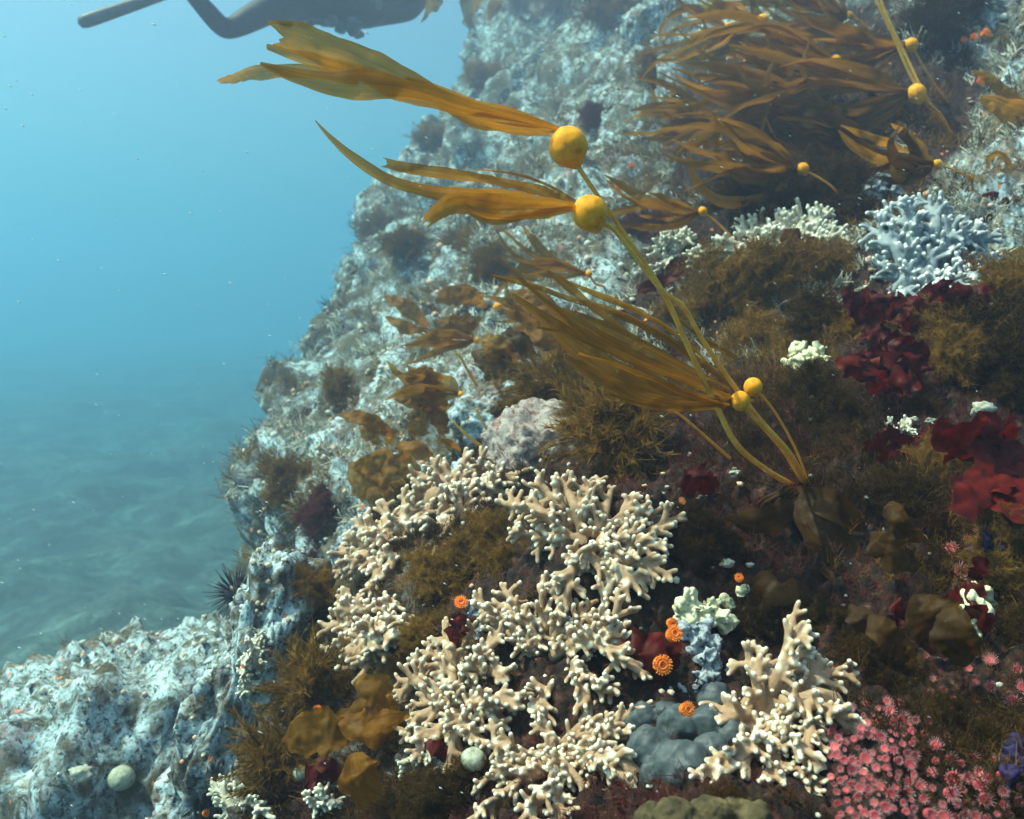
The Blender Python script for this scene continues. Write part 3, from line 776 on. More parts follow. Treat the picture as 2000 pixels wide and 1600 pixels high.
# kelp plants in the upper right, all streaming left with the swell
def small_kelp(label, base, fpx, rpx, nb, length, ang, seed, material='kelp_dark', w=13, spread=.42, dd=.10, group='kelp streaming from the upper right slope', extra=None):
    rs = np.random.default_rng(seed)
    bl, bn, bd = hit(*base); fd = hit(*fpx)[2]; d = min(bd, fd) - dd
    root = empty('kelp', bl); tag(root, label, 'kelp', group)
    mx, my = (base[0] + fpx[0]) / 2 + rs.uniform(-6, 14), (base[1] + fpx[1]) / 2 + rs.uniform(-8, 8)
    stipe(root, [(base[0], base[1], bd, 4), (mx, my, (bd + d) / 2 - .03, 3.4), (fpx[0], fpx[1], d, 3.2)], 20)
    kelp_float(root, fpx[0], fpx[1], d, rpx)
    for i in range(int(nb * 1.3)):
        a = ang + rs.normal() * spread * .68; L = length * rs.uniform(.55, 1.1)
        x, y = fpx[0] - rpx * .8, fpx[1] + rs.uniform(-.4, .4) * rpx; dz = d; path = [(x, y, dz, 3)]
        da = rs.normal() * .22; ww = w * rs.uniform(.25, .80)
        prof = [.75, 1.15, 1.0, .7, .12]
        for q in range(5):
            a2 = a + da * (q - 1.5) + rs.normal() * .10
            x -= math.cos(a2) * L / 5; y -= math.sin(a2) * L / 5; dz += rs.normal() * .018 - .004
            path.append((x, y, dz, max(1.0, ww * prof[q])))
        blade(root, path, material if rs.random() < .92 else 'kelp', tilt=(rs.uniform(-.2, 1.1), rs.uniform(-.6, 1.2)), seed=seed * 50 + i, ruffle=.16, n=24, c=7, ragged=.25)
    return root
small_kelp('kelp with a yellow float and long brown blades at the upper right', (1860, 270), (1790, 183), 18, 12, 420, .03, 101, w=17)
small_kelp('kelp with a small yellow float just below the right end of the top edge', (1850, 200), (1780, 88), 13, 10, 360, -.02, 102, w=16)
small_kelp('kelp with a small dull float amid the brown blade mass', (1720, 190), (1632, 118), 10, 10, 330, .0, 103, w=16)
small_kelp('kelp with a tiny float near the top edge, left of the blade mass', (1600, 130), (1490, 40), 12, 7, 240, -.10, 104, w=13)
small_kelp('kelp with the leftmost of the tiny floats at the top edge', (1500, 130), (1423, 53), 9, 6, 190, .05, 105, w=12)
small_kelp('kelp with a yellow float below the big blade mass, blades fanning up left', (1660, 420), (1568, 330), 12, 12, 290, .30, 106, w=15)
small_kelp('kelp with a small orange float and short blades, left of the white crest', (1440, 480), (1372, 413), 9, 7, 190, .18, 107, w=13)
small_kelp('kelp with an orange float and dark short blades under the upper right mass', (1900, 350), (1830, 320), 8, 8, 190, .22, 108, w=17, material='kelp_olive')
small_kelp('kelp patch without clear float spreading left along the middle of the slope', (1420, 300), (1400, 250), 6, 12, 180, .25, 109, w=14)
small_kelp('dense kelp tuft in the middle of the upper right blade mass', (1650, 280), (1620, 215), 7, 14, 320, .02, 110, w=17)
small_kelp('dense kelp tuft at the top edge right of centre', (1700, 60), (1660, 30), 7, 12, 300, .08, 111, w=16)
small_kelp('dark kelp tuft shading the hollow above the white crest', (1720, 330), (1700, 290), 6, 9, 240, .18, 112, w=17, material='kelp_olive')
small_kelp('thin bladed amber kelp on the slope left of the twin float kelp', (1130, 650), (1105, 615), 7, 6, 190, .30, 113, w=16, group='loose kelp on the middle slope', dd=.08)
small_kelp('thin bladed amber kelp just below the pair of pointed leaves', (960, 690), (930, 665), 6, 6, 150, .20, 114, w=15, group='loose kelp on the middle slope', dd=.08)
small_kelp('thin bladed amber kelp right of the crumpled leaf cluster', (930, 800), (900, 770), 6, 5, 150, .25, 115, w=15, group='loose kelp on the middle slope', dd=.08)
small_kelp('thin bladed amber kelp high on the slope under the second float', (1180, 560), (1150, 535), 7, 6, 200, .10, 116, w=15, group='loose kelp on the middle slope', dd=.08)
# stipes crossing the upper right corner
k = kelp_root('pair of thin kelp stipes rising out of the top edge at right', 1865, 270, group='kelp streaming from the upper right slope')
dK = hit(1790, 200)[2] - .12
stipe(k, [(1865,270,dK+.1,5),(1820,215,dK,5),(1780,150,dK,5),(1745,70,dK,5),(1712,0,dK,5),(1690,-60,dK,4)])
stipe(k, [(1870,275,dK+.1,4),(1815,200,dK-.02,4),(1770,110,dK-.02,4),(1728,20,dK-.02,4),(1705,-50,dK-.02,3)])
dR = hit(1985, 225)[2] - .06
k = kelp_root('amber kelp blade entering at the right edge under the orange spots', 1998, 235)
blade(k, [(2060,250,dR,18),(2000,228,dR,24),(1950,205,dR,20),(1915,190,dR+.01,6)], 'kelp', tilt=(.2,.4), seed=61)
blade(k, [(2050,215,dR+.02,10),(1985,200,dR+.02,14),(1930,150,dR+.03,10),(1900,140,dR+.03,3)], 'kelp_dark', tilt=(.2,.4), seed=62)
dR = hit(1985, 510)[2] - .07
k = kelp_root('brown kelp blade arching in from the right edge beside the blue white coral', 2000, 515)
blade(k, [(2060,520,dR,20),(2000,505,dR,22),(1955,512,dR,16),(1918,528,dR+.01,4)], 'kelp_dark', tilt=(.1,.4), seed=63)
# curled blade tip
dC = hit(1945, 320)[2] - .05
k = kelp_root('curled yellow brown kelp tip forming a ring at the upper right', 1935, 345)
blade(k, [(1895,345,dC,10),(1925,352,dC-.01,10),(1958,345,dC-.02,10),(1968,320,dC-.025,9),(1950,302,dC-.02,8),(1932,310,dC-.005,7),(1930,328,dC,5)], 'kelp', tilt=(.7,.9), seed=64)
# kelp over the far ridge at the top
def ridge_kelp(label, pts, seed):
    pts = [[(x, y, far(d), w) for x, y, d, w in q] for q in pts]
    r_ = kelp_root(label, pts[0][0][0], pts[0][0][1], d=pts[0][0][2] + .1, group='kelp on the far ridge')
    for i, pth in enumerate(pts): blade(r_, pth, 'kelp_dark', tilt=(.2, .8), seed=seed + i, ruffle=.15)
ridge_kelp('hazy kelp blade hanging into blue water at the top edge, left of the ridge', [[(850,-40,4.6,12),(842,-5,4.6,14),(832,25,4.6,9),(822,45,4.6,2)],[(858,-40,4.7,10),(850,10,4.7,12),(845,22,4.7,3)]], 300)
ridge_kelp('hazy drooping kelp blades where the ridge meets the top edge', [[(960,-30,4.9,10),(920,5,4.9,16),(915,35,4.9,12),(930,60,4.9,3)],[(985,-20,5,12),(965,10,5,14),(955,40,5,4)],[(930,-30,5,10),(905,0,5,12),(900,12,5,4)]], 310)

# young kelp with broad leaves
def leafy(label, base, leaves, material, seed, dd=.05, stipes=(), floats=(), name='young_kelp'):
    bl, bn, bd = hit(*base); root = empty(name, bl); tag(root, label, 'kelp')
    rs = np.random.default_rng(seed)
    for i, (x0, y0, x1, y1, w, bow) in enumerate(leaves):
        d = min(bd, hit((x0 + x1) / 2, (y0 + y1) / 2)[2]) - dd - rs.uniform(0, .04); nx, ny = -(y1 - y0), (x1 - x0)
        pr = [(0, .12), (.15, .6), (.4, 1), (.65, .95), (.86, .6), (1, .08)]
        path = [(x0 + (x1 - x0) * t + nx * bow * math.sin(t * 3.14), y0 + (y1 - y0) * t + ny * bow * math.sin(t * 3.14), d - .04 * bd * math.sin(t * 3.14) * .5, w * f) for t, f in pr]
        blade(root, path, material if not isinstance(material, (list, tuple)) else material[i % len(material)], tilt=(rs.uniform(-.3, .3), rs.uniform(-.5, .5)), seed=seed * 20 + i, ruffle=.28, camber=.10, wrinkle=1.25, ragged=.24, n=48, c=15)
    for s in stipes: stipe(root, [(x, y, bd - o, w) for (x, y, o, w) in s], 24)
    for (x, y, r) in floats: kelp_float(root, x, y, bd - dd - .03, r)
    return root
leafy('broad amber leaves on the slope just above the cream coral arc', (740, 950), [(830,965,690,915,44,.12),(840,975,720,955,42,-.1),(850,900,770,875,18,.1),(720,990,680,905,26,.1)], ['kelp_mid','kelp_dark'], 71)
leafy('cluster of crumpled amber leaves with a dull float on the hazy slope', (800, 850), [(770,855,660,810,16,.1),(780,845,690,800,14,-.1),(860,800,770,780,24,.15),(800,850,820,790,24,.2),(860,850,850,770,26,.1),(740,870,700,835,14,.1)], ['kelp_mid','kelp_dark'], 72, floats=[(760,858,10)])
leafy('oval amber leaf pair with thin stipe, right of the pale rock faces', (900, 790), [(860,760,790,755,26,.2),(865,735,800,715,24,-.3),(850,800,800,790,16,.1)], ['kelp_mid'], 73, stipes=[[(975,815,0,5),(935,760,.05,4.5),(895,690,.08,4)]])
leafy('curled amber leaves round a tiny yellow float halfway up the slope', (900, 670), [(950,600,850,590,22,.2),(940,620,850,625,20,-.2),(890,690,830,670,12,.3),(930,640,870,640,22,.1)], ['kelp_mid','kelp_dark'], 74, floats=[(885,672,9),(972,600,9)])
leafy('pair of pointed amber leaves aiming left over the pale slope', (850, 640), [(835,640,750,580,15,.08),(835,650,752,618,13,-.06)], ['kelp_mid'], 75)
leafy('thin bare kelp stipes lying across the pink crusted mound', (985, 890), [(900,880,850,860,8,.1)], ['kelp_mid'], 76, stipes=[[(985,895,.0,5),(930,865,.06,5),(885,825,.08,4)],[(1010,890,0,4),(960,850,.06,4),(930,800,.08,3)]])
leafy('overlapping dark amber leaves low at left beside the dense coral', (690, 1440), [(700,1430,550,1450,44,.08),(790,1420,660,1400,36,-.08),(760,1400,690,1335,30,.25),(690,1470,740,1560,42,.1),(640,1400,720,1350,14,.2),(800,1400,700,1440,20,.1)], ['kelp_dark','kelp_mid'], 77, dd=.06)
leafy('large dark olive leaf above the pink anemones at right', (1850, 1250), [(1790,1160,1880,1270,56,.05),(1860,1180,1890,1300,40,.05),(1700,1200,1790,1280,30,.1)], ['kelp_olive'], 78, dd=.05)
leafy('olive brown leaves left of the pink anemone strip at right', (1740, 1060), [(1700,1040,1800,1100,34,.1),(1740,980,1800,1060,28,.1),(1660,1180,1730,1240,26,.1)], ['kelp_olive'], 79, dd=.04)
leafy('amber brown leaves tangled in the middle of the slope under the long stipes', (1050, 640), [(1150,680,1020,600,22,.1),(1120,700,1000,640,24,.1),(1180,720,1060,690,26,-.1),(1100,620,990,570,14,.1),(1060,720,950,680,24,.1)], ['kelp_dark','kelp_mid'], 80, dd=.06)
leafy('dark brown leaves over the hollow right of the oval leaf pair', (970, 740), [(1010,760,920,690,30,.1),(1000,720,940,660,24,.1),(1040,700,980,650,20,.1)], ['kelp_olive','kelp_dark'], 81, dd=.05)

# ------------------------------------------------------------------ feathery brown seaweed
def frond_mesh(seed, n_ax, n_fil, combed, name='frond'):
    """unit-size plume, base at origin, growing +z: a combed fan or a soft round pompon"""
    rs = np.random.default_rng(seed); Vs = []; n0 = 0; Fs = []
    seg = 4
    for a in range(n_ax):
        if combed:
            az = rs.uniform(0, 6.28); sp = rs.uniform(0, .75); d = unit(np.array([math.cos(az) * sp, math.sin(az) * sp * .5, 1.0]))
        else:
            d = rs.normal(size=3); d[2] = abs(d[2]) * 1.1 + .05; d = unit(d)
        L = rs.uniform(.55, 1.0) if combed else rs.uniform(.68, 1.0)
        bendv = rs.normal(size=3) * (.16 if combed else .25); bendv[2] -= .10
        tt = np.linspace(0, 1, 8)[:, None]; ax = d * L * tt + bendv * L * tt ** 2
        N = n_fil
        k = rs.uniform(.12 if combed else .35, 1.0, N); i = np.minimum((k * 7).astype(int), 6); f = (k * 7 - i)[:, None]
        p0 = ax[i] * (1 - f) + ax[i + 1] * f; tg = ax[i + 1] - ax[i]; tg /= np.linalg.norm(tg, axis=1)[:, None]
        rd = rs.normal(size=(N, 3)); rd /= np.linalg.norm(rd, axis=1)[:, None]
        fd = tg * (1.0 if combed else .5) + rd * (.42 if combed else .9); fd /= np.linalg.norm(fd, axis=1)[:, None]
        fl = rs.uniform(.10, .24, N)[:, None] * (1.25 - .5 * k[:, None]) if combed else rs.uniform(.07, .17, N)[:, None]
        curl = rs.normal(size=(N, 3)) * (.35 if combed else .75); curl[:, 2] -= .10
        ts = np.linspace(0, 1, seg)
        P = p0[:, None] + fd[:, None] * fl[:, None] * ts[None, :, None] + curl[:, None] * fl[:, None] * (ts ** 2)[None, :, None]
        sd_ = np.cross(fd, rs.normal(size=(N, 3))); sd_ /= np.linalg.norm(sd_, axis=1)[:, None]
        w = (.0048 if combed else .0062) * np.array([1, .95, .8, .35])
        Lf = P + sd_[:, None] * w[None, :, None]; Rt = P - sd_[:, None] * w[None, :, None]
        V = np.stack([Lf, Rt], 2).reshape(-1, 3)
        base = (np.arange(N) * seg * 2)[:, None] + (np.arange(seg - 1) * 2)[None]
        F = np.stack([base, base + 1, base + 3, base + 2], -1).reshape(-1, 4) + n0
        Vs.append(V); Fs.append(F); n0 += len(V)
        V, F = tube(ax, np.linspace(.010, .004, 8), 3, cap=False); Vs.append(V); Fs.append(F + n0); n0 += len(V)
    return raw_mesh(name, np.concatenate(Vs), np.concatenate(Fs))
FR = {'fan': [frond_mesh(500 + i, 24, 120, True) for i in range(3)], 'bush': [frond_mesh(520 + i, 30, 130, False) for i in range(4)]}
FRM = {}
def frond_of(kind, i, material):
    key = (kind, i, material)
    if key not in FRM:
        me = FR[kind][i].copy(); me.materials.clear(); me.materials.append(M[material]); FRM[key] = me
    return FRM[key]
def weed(label, px, py, size, kind='bush', n=7, seed=0, lean=(0, 0), material='weed', flat=.55, group=None, name='bushy_seaweed', d=None):
    """a clump: n fronds fanned out from one foot; lean is an image-plane direction (right, up)"""
    rs = np.random.default_rng(1000 + seed)
    bl, bn, bd = hit(px, py); s = size * bd / FPX
    root = empty(name, bl - bn * .01); tag(root, label, 'seaweed', group)
    g = unit(np.array(bn) * .8 + np.array([0, -.25, .45]) + np.array(CAM_RIGHT) * lean[0] + np.array(CAM_UP) * lean[1])
    for i in range(n):
        dv = unit(g + rs.normal(size=3) * flat)
        q = Vector(dv).to_track_quat('Z', 'Y') @ Quaternion((0, 0, 1), rs.uniform(0, 6.28))
        o = link('frond', frond_of(kind, rs.integers(len(FR[kind])), material), None, root)
        o.rotation_mode = 'QUATERNION'; o.rotation_quaternion = q
        sc = s * (rs.uniform(.7, 1.1) if kind == 'fan' else rs.uniform(.30, .62)); o.scale = (sc, sc, sc)
        t1 = unit(np.cross(g, [0.3, .2, 1])); t2 = np.cross(g, t1); ra, aa = math.sqrt(rs.random()) * .62, rs.uniform(0, 6.28)
        o.location = Vector(rs.normal(size=3) * s * .10) if kind == 'fan' else Vector((t1 * math.cos(aa) + t2 * math.sin(aa)) * ra * s + g * s * .28 * (1 - ra) + np.array(CAM_RIGHT) * lean[0] * s * .3 + np.array(CAM_UP) * lean[1] * s * .35)
    return root
W = [
 ('olive brown feathery fan spreading above a pale plate, beside the rock pillar', 630, 1370, 125, 'fan', 7, (-.4, .3), 'weed'),
 ('tall fuzzy brown clump left of the cream coral, above the feathery fan', 615, 1230, 85, 'bush', 8, (-.1, .7), 'weed'),
 ('fuzzy brown clump rising highest on the left rim of the near reef', 615, 1150, 65, 'bush', 6, (0, .6), 'weed'),
 ('broad combed brown fan low at the left, next to overlapping amber leaves', 570, 1480, 125, 'fan', 8, (-.5, .1), 'weed'),
 ('brown weed dangling at the bottom edge left of the amber leaf', 540, 1570, 90, 'fan', 5, (-.3, -.2), 'weed_dark'),
 ('dark feathery seaweed column hanging under the sweeping kelp blades', 1230, 870, 150, 'fan', 9, (-.2, .5), 'weed'),
 ('brown feathery tuft left of the dark hanging column', 1180, 790, 100, 'bush', 6, (-.5, .3), 'weed'),
 ('soft tan tuft just above the pink crusted mound', 1090, 780, 100, 'fan', 6, (-.7, .2), 'weed'),
 ('soft brown tuft left of the tan tuft, over the pale stone', 1010, 780, 75, 'bush', 5, (-.4, .2), 'weed'),
 ('brown bushy mound directly under the white coral crest', 1450, 570, 120, 'bush', 9, (0, .4), 'weed'),
 ('brown bushy clump at the left foot of the mound by the long stipes', 1370, 620, 95, 'bush', 7, (-.2, .2), 'weed'),
 ('olive rounded clump in the middle of the right hand mound', 1500, 690, 110, 'bush', 8, (0, .3), 'weed'),
 ('brown clump crowding the right end of the white coral crest', 1620, 560, 115, 'bush', 8, (.1, .4), 'weed'),
 ('dark brown clump below the white crest and above pale sponge', 1580, 640, 90, 'bush', 7, (.1, .1), 'weed_dark'),
 ('small brown tuft left of the dark red blades', 1640, 660, 55, 'bush', 5, (.1, 0), 'weed'),
 ('brown bush at the right edge under the arching kelp blade', 1960, 610, 110, 'bush', 8, (0, .4), 'weed'),
 ('large brown bush right of the red blades', 1890, 700, 105, 'bush', 10, (-.1, .3), 'weed'),
 ('large brown bush cut by the right edge, mid height', 1970, 730, 140, 'bush', 10, (0, .2), 'weed_dark'),
 ('brown tuft between the red blades and the large bush', 1790, 800, 60, 'bush', 6, (0, .1), 'weed_dark'),
 ('brown bush under the three pronged white coral', 1840, 930, 95, 'bush', 7, (0, .2), 'weed'),
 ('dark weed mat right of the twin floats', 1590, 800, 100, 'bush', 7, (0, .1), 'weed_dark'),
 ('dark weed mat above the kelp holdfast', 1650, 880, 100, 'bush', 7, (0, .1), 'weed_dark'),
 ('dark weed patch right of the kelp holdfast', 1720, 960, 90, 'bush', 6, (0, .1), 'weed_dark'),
 ('dark brown clump filling the coral arc at upper right', 960, 1090, 105, 'bush', 8, (0, .3), 'weed'),
 ('dark brown clump filling the coral arc at left', 880, 1140, 90, 'bush', 8, (-.1, .3), 'weed'),
 ('dark brown clump inside the arc below the orange cup coral', 850, 1250, 70, 'bush', 7, (-.2, .1), 'weed'),
 ('brown weed between the arc and the dense left coral', 800, 1300, 60, 'bush', 6, (-.2, 0), 'weed_dark'),
 ('dark brown clump at the bottom edge left of the bottom coral', 880, 1570, 110, 'bush', 8, (-.1, .2), 'weed_dark'),
 ('brown clump at the bottom edge right of the amber leaf', 800, 1570, 90, 'bush', 6, (-.1, .2), 'weed_dark'),
 ('brown weed right of the upper coral lobe', 1345, 1060, 90, 'bush', 7, (.1, .2), 'weed_dark'),
 ('dark weed above the cream and blue grey crust', 1400, 1090, 80, 'bush', 6, (0, .1), 'weed_dark'),
 ('dark olive weed right of the blue grey crust', 1470, 1240, 85, 'bush', 6, (.1, .2), 'weed_dark'),
 ('dark olive weed behind the tall antler coral', 1600, 1230, 100, 'bush', 7, (.1, .2), 'weed_dark'),
 ('dark olive weed right of the antler coral tips', 1690, 1290, 95, 'bush', 7, (.1, .1), 'weed_dark'),
 ('dark weed above the pink anemone field', 1760, 1330, 80, 'bush', 6, (.1, .1), 'weed_dark'),
 ('brown weed at the right edge above the anemones', 1985, 1090, 105, 'bush', 7, (-.1, .3), 'weed'),
 ('brown weed at the right edge beside the cream knob', 1985, 1240, 90, 'bush', 6, (-.1, .2), 'weed_dark'),
 ('dark weed among the anemones at lower right', 1880, 1440, 75, 'bush', 5, (0, .2), 'weed_dark'),
 ('brown weed under the grey lobed mass at the bottom edge', 1440, 1590, 80, 'bush', 5, (0, .2), 'weed_dark'),
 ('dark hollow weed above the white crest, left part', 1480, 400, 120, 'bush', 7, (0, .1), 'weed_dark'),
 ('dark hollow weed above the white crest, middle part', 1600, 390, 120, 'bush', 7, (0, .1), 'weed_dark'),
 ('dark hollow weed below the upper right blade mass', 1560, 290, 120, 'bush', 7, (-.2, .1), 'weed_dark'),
 ('brown weed between the blade mass and the orange spots at upper right', 1850, 60, 110, 'bush', 7, (-.1, .1), 'weed_dark'),
 ('maroon bushy seaweed behind the largest float', 1165, 240, 48, 'bush', 8, (0, .2), 'weed_red'),
 ('maroon bushy seaweed left of the small comb coral', 1255, 460, 60, 'bush', 6, (0, .2), 'weed_red'),
 ('maroon fuzzy seaweed on the shaded rim left of the blue white crust', 640, 1000, 75, 'bush', 7, (-.2, .2), 'weed_red'),
 ('maroon fuzzy seaweed below it, over the left drop off', 625, 1060, 65, 'bush', 6, (-.2, .1), 'weed_red'),
 ('hazy brown clump on the ridge below the long thin blade', 790, 490, 65, 'bush', 7, (-.1, .3), 'weed'),
 ('hazy brown clump on the far rim at mid height', 745, 450, 50, 'bush', 6, (-.3, .3), 'weed'),
 ('hazy brown clump behind the lower blade of the second kelp', 900, 490, 60, 'bush', 6, (-.1, .2), 'weed'),
 ('hazy brown clump on the pale slope above the curled leaves', 960, 530, 60, 'bush', 6, (-.1, .2), 'weed'),
 ('hazy weed on the rim beside the torn blade of the second kelp', 850, 285, 55, 'bush', 6, (-.1, .2), 'weed'),
 ('hazy weed on the upper rim left of the pale ledge', 950, 155, 55, 'bush', 6, (-.1, .2), 'weed'),
 ('hazy weed at the top edge over the far slope', 1060, 30, 90, 'bush', 7, (0, .3), 'weed'),
 ('hazy weed at the top edge right of the far slope weed', 1180, 25, 90, 'bush', 7, (0, .3), 'weed'),
 ('hazy weed on the far slope left of the kelp mass', 1270, 150, 60, 'bush', 6, (-.1, .2), 'weed'),
 ('brown weed on the dim buttress at left', 670, 765, 60, 'bush', 6, (-.1, .2), 'weed'),
 ('dark shaggy weed on the lower buttress over the drop off', 570, 960, 85, 'bush', 8, (-.1, .1), 'weed'),
]
for i, (lb, x, y, s, kd, n, ln, mt) in enumerate(W): weed(lb, x, y, s * 1.05, kd, n + (3 if kd == 'bush' else 2), i, ln, mt)

# ------------------------------------------------------------------ red blades
def red(label, px, py, leaves, material, seed, dd=.03):
    bl, bn, bd = hit(px, py); root = empty('red_seaweed', bl); tag(root, label, 'seaweed')
    rs = np.random.default_rng(2000 + seed)
    for i, (x0, y0, x1, y1, w) in enumerate(leaves):
        d0 = min(bd, hit(x0, y0)[2]) - dd * .4; d1 = min(bd, hit(x1, y1)[2]) - dd - rs.uniform(0, .03)
        path = []
        for t, f in [(0, .35), (.2, .85), (.5, 1.05), (.8, .95), (1, .45)]:
            path.append((x0 + (x1 - x0) * t + rs.normal() * 4, y0 + (y1 - y0) * t + rs.normal() * 4, d0 + (d1 - d0) * t - .012 * math.sin(t * 3.14), w * f))
        me = blade_mesh(px_ctrl(path), root.location, tilt=(rs.uniform(-.5, .5), rs.uniform(-.7, .7)), ruffle=.30, seed=seed * 30 + i, n=24, c=13, camber=.06, wrinkle=1.5, ragged=.7)
        link('blade', me, M[material], root)
    return root
red('ruffled dark red blades under the blue white coral', 1740, 620, [(1740,640,1650,575,34),(1750,640,1710,575,34),(1770,640,1790,580,36),(1780,650,1840,605,32),(1740,660,1670,625,30),(1720,620,1690,600,26),(1800,640,1760,600,30)], 'red', 1, dd=.07)
red('dark red blades right of it, standing against the large brown bush', 1860, 610, [(1870,640,1835,555,36),(1880,640,1905,560,34),(1860,650,1825,610,28)], 'red', 2, dd=.07)
red('deep red blade tangle in the gap between two brown mounds', 1740, 700, [(1740,740,1680,690,30),(1750,740,1740,660,32),(1760,750,1810,690,30),(1730,770,1790,740,26),(1790,730,1760,660,26),(1700,720,1730,690,26)], 'red', 3, dd=.06)
red('bright red flat blades beside the pale sponge at right', 1690, 720, [(1725,730,1635,705,20),(1735,740,1670,695,18),(1740,750,1695,765,20)], 'red_bright', 4, dd=.07)
red('large smooth red blades at the right edge above the anemones', 1920, 940, [(1990,870,1865,1000,40),(2010,900,1930,970,44),(1960,900,1900,840,38),(1930,880,1820,845,36),(2020,930,1960,1010,36),(1990,850,1910,830,30)], 'red_bright', 5, dd=.10)
red('red blades around the three pronged white coral', 1730, 860, [(1765,885,1685,870,18),(1775,875,1715,835,18),(1790,880,1840,845,28),(1770,900,1720,890,14)], 'red', 6, dd=.05)
red('rounded dark red blade on top of the brown mound', 1550, 500, [(1560,530,1530,460,24),(1565,520,1575,470,22)], 'red', 7, dd=.06)
red('dark red strap blade left of the brown mound', 1310, 540, [(1360,515,1250,570,13),(1350,520,1300,520,10)], 'red', 8)
red('maroon blades behind the orange cup corals', 1260, 1270, [(1250,1330,1230,1240,26),(1270,1330,1280,1240,30),(1300,1300,1320,1260,20)], 'red', 9, dd=.01)
red('maroon blade below the small orange cup coral in the coral arc', 890, 1230, [(870,1250,920,1200,24),(900,1250,890,1210,18)], 'red', 10, dd=.03)
red('maroon blades at lower right over the anemones', 1880, 1170, [(1850,1180,1920,1150,22),(1870,1200,1940,1210,20),(1830,1200,1800,1240,22),(1900,1130,1930,1100,16)], 'red', 11)
red('maroon blades at the bottom left below the amber leaves', 620, 1520, [(640,1540,590,1510,22),(650,1520,630,1480,18)], 'red', 12)
red('small maroon blade beside the pale ball left of the bottom coral', 850, 1460, [(870,1480,830,1450,14)], 'red', 13)
red('dark maroon blades under the wide kelp blades', 1370, 930, [(1400,950,1340,910,22),(1380,960,1330,950,20)], 'red', 14)
red('maroon blades between anemone strip and dark olive leaf', 1770, 1190, [(1790,1210,1740,1180,16),(1740,1240,1770,1200,14)], 'red', 15)

# ------------------------------------------------------------------ cup corals and anemones
def polyp_meshes(seed, nt, tl, tr, column_h, rings=2):
    rs = np.random.default_rng(seed)
    prof = [(.62, -.25), (.70, 0), (.66, column_h * .5), (.74, column_h * .9), (.72, column_h), (.50, column_h * .97), (.22, column_h * .86), (.05, column_h * .80)]
    k = 14; th = np.linspace(0, 2 * np.pi, k, endpoint=False)
    V = np.array([[r * math.cos(t), r * math.sin(t), z] for r, z in prof for t in th])
    i = np.arange(len(prof) - 1)[:, None] * k; j = np.arange(k)[None]; j2 = (j + 1) % k
    F = np.stack([i + j, i + j2, i + k + j2, i + k + j], -1).reshape(-1, 4)
    cup = raw_mesh('column', V, F)
    mb = MB(); kn = MB()
    for r_ in range(rings):
        for q in range(nt):
            a = 2 * np.pi * (q + .5 * r_) / nt + rs.normal() * .06
            r0 = .70 - .18 * r_; tilt = .95 - .45 * r_ + rs.normal() * .12; L = tl * rs.uniform(.8, 1.15)
            d = np.array([math.cos(a) * math.sin(tilt), math.sin(a) * math.sin(tilt), math.cos(tilt)])
            b = np.array([math.cos(a) * r0, math.sin(a) * r0, column_h * .93])
            P = catmull([b, b + d * L * .6, b + d * L + np.array([0, 0, .05 * tl])], 4)
            V, F = tube(P, np.array([tr, tr * .85, tr * .7, tr * .75]), 4); mb.add(V, F)
    return cup, mb.mesh('tentacle_crown')
def polyp(name, label, cat, px, py, rpx, meshes, mats, group=None, seed=0, off=0.0, dref=None):
    bl, bn, bd = hit(px, py); s = rpx * bd / FPX
    rs = np.random.default_rng(3000 + seed)
    n = Vector(unit(np.array(bn) * .8 + np.array([0, -.9, .35]) + rs.normal(size=3) * .12))
    root = empty(name, Vector(bl) - ray(px, py) * off); tag(root, label, cat, group)
    root.rotation_mode = 'QUATERNION'; root.rotation_quaternion = n.to_track_quat('Z', 'Y') @ Quaternion((0, 0, 1), rs.uniform(0, 6))
    root.scale = (s, s, s)
    for nm, me, mt in zip(('column', 'tentacle_crown'), meshes, mats):
        if not me.materials: me.materials.append(M[mt])
        link(nm, me, None, root)
    return root
CUP = polyp_meshes(1, 20, .15, .10, .75, 3)
for i, (x, y, r, off, lb) in enumerate([
 (1290,1297,20,.09,'largest bright orange cup coral against dark maroon blades'),(1312,1241,17,.09,'orange cup coral just above the largest one'),
 (1310,1217,12,.09,'small orange cup coral touching the crust edge, topmost of the three'),(1443,1131,10,.03,'small orange cup coral at the tip of the cream crust'),
 (1337,1386,15,.10,'orange cup coral on the upper rim of the grey lobed mass'),(900,1182,15,.06,'orange cup coral inside the cream coral arc'),
 (620,1391,11,.05,'small orange cup coral above the overlapping amber leaves'),(712,995,8,.03,'tiny orange cup coral beside the blue white crust'),
 (1915,159,10,.04,'bright orange cup coral at the upper right, lowest of its neighbours'),(1922,68,10,.04,'orange cup coral at the upper right corner, rightmost of its cluster'),
 (1900,75,8,.04,'orange cup coral in the upper right cluster, middle one'),(1882,80,7,.03,'orange cup coral in the upper right cluster, leftmost'),(1985,206,8,.04,'orange cup coral at the right edge near the amber blade'),
 (1232,325,7,.02,'small orange cup coral on the slope right of the largest float'),(1205,372,7,.02,'small orange cup coral on the slope right of the second float'),
 (400,1588,8,.02,'tiny orange cup coral at the bottom edge on the left'),(478,1300,6,.02,'tiny orange cup coral on the rock pillar rim'),
 ]): polyp('cup_coral', lb, 'cup coral', x, y, r * 1.02, CUP, ('orange', 'orange_t'), 'orange cup corals', i, off)
ANES = [polyp_meshes(2, 24, .44, .040, .28, 2), polyp_meshes(3, 20, .58, .036, .35, 2), polyp_meshes(4, 16, .26, .05, .6, 2)]
rs = np.random.default_rng(77)
pts = []
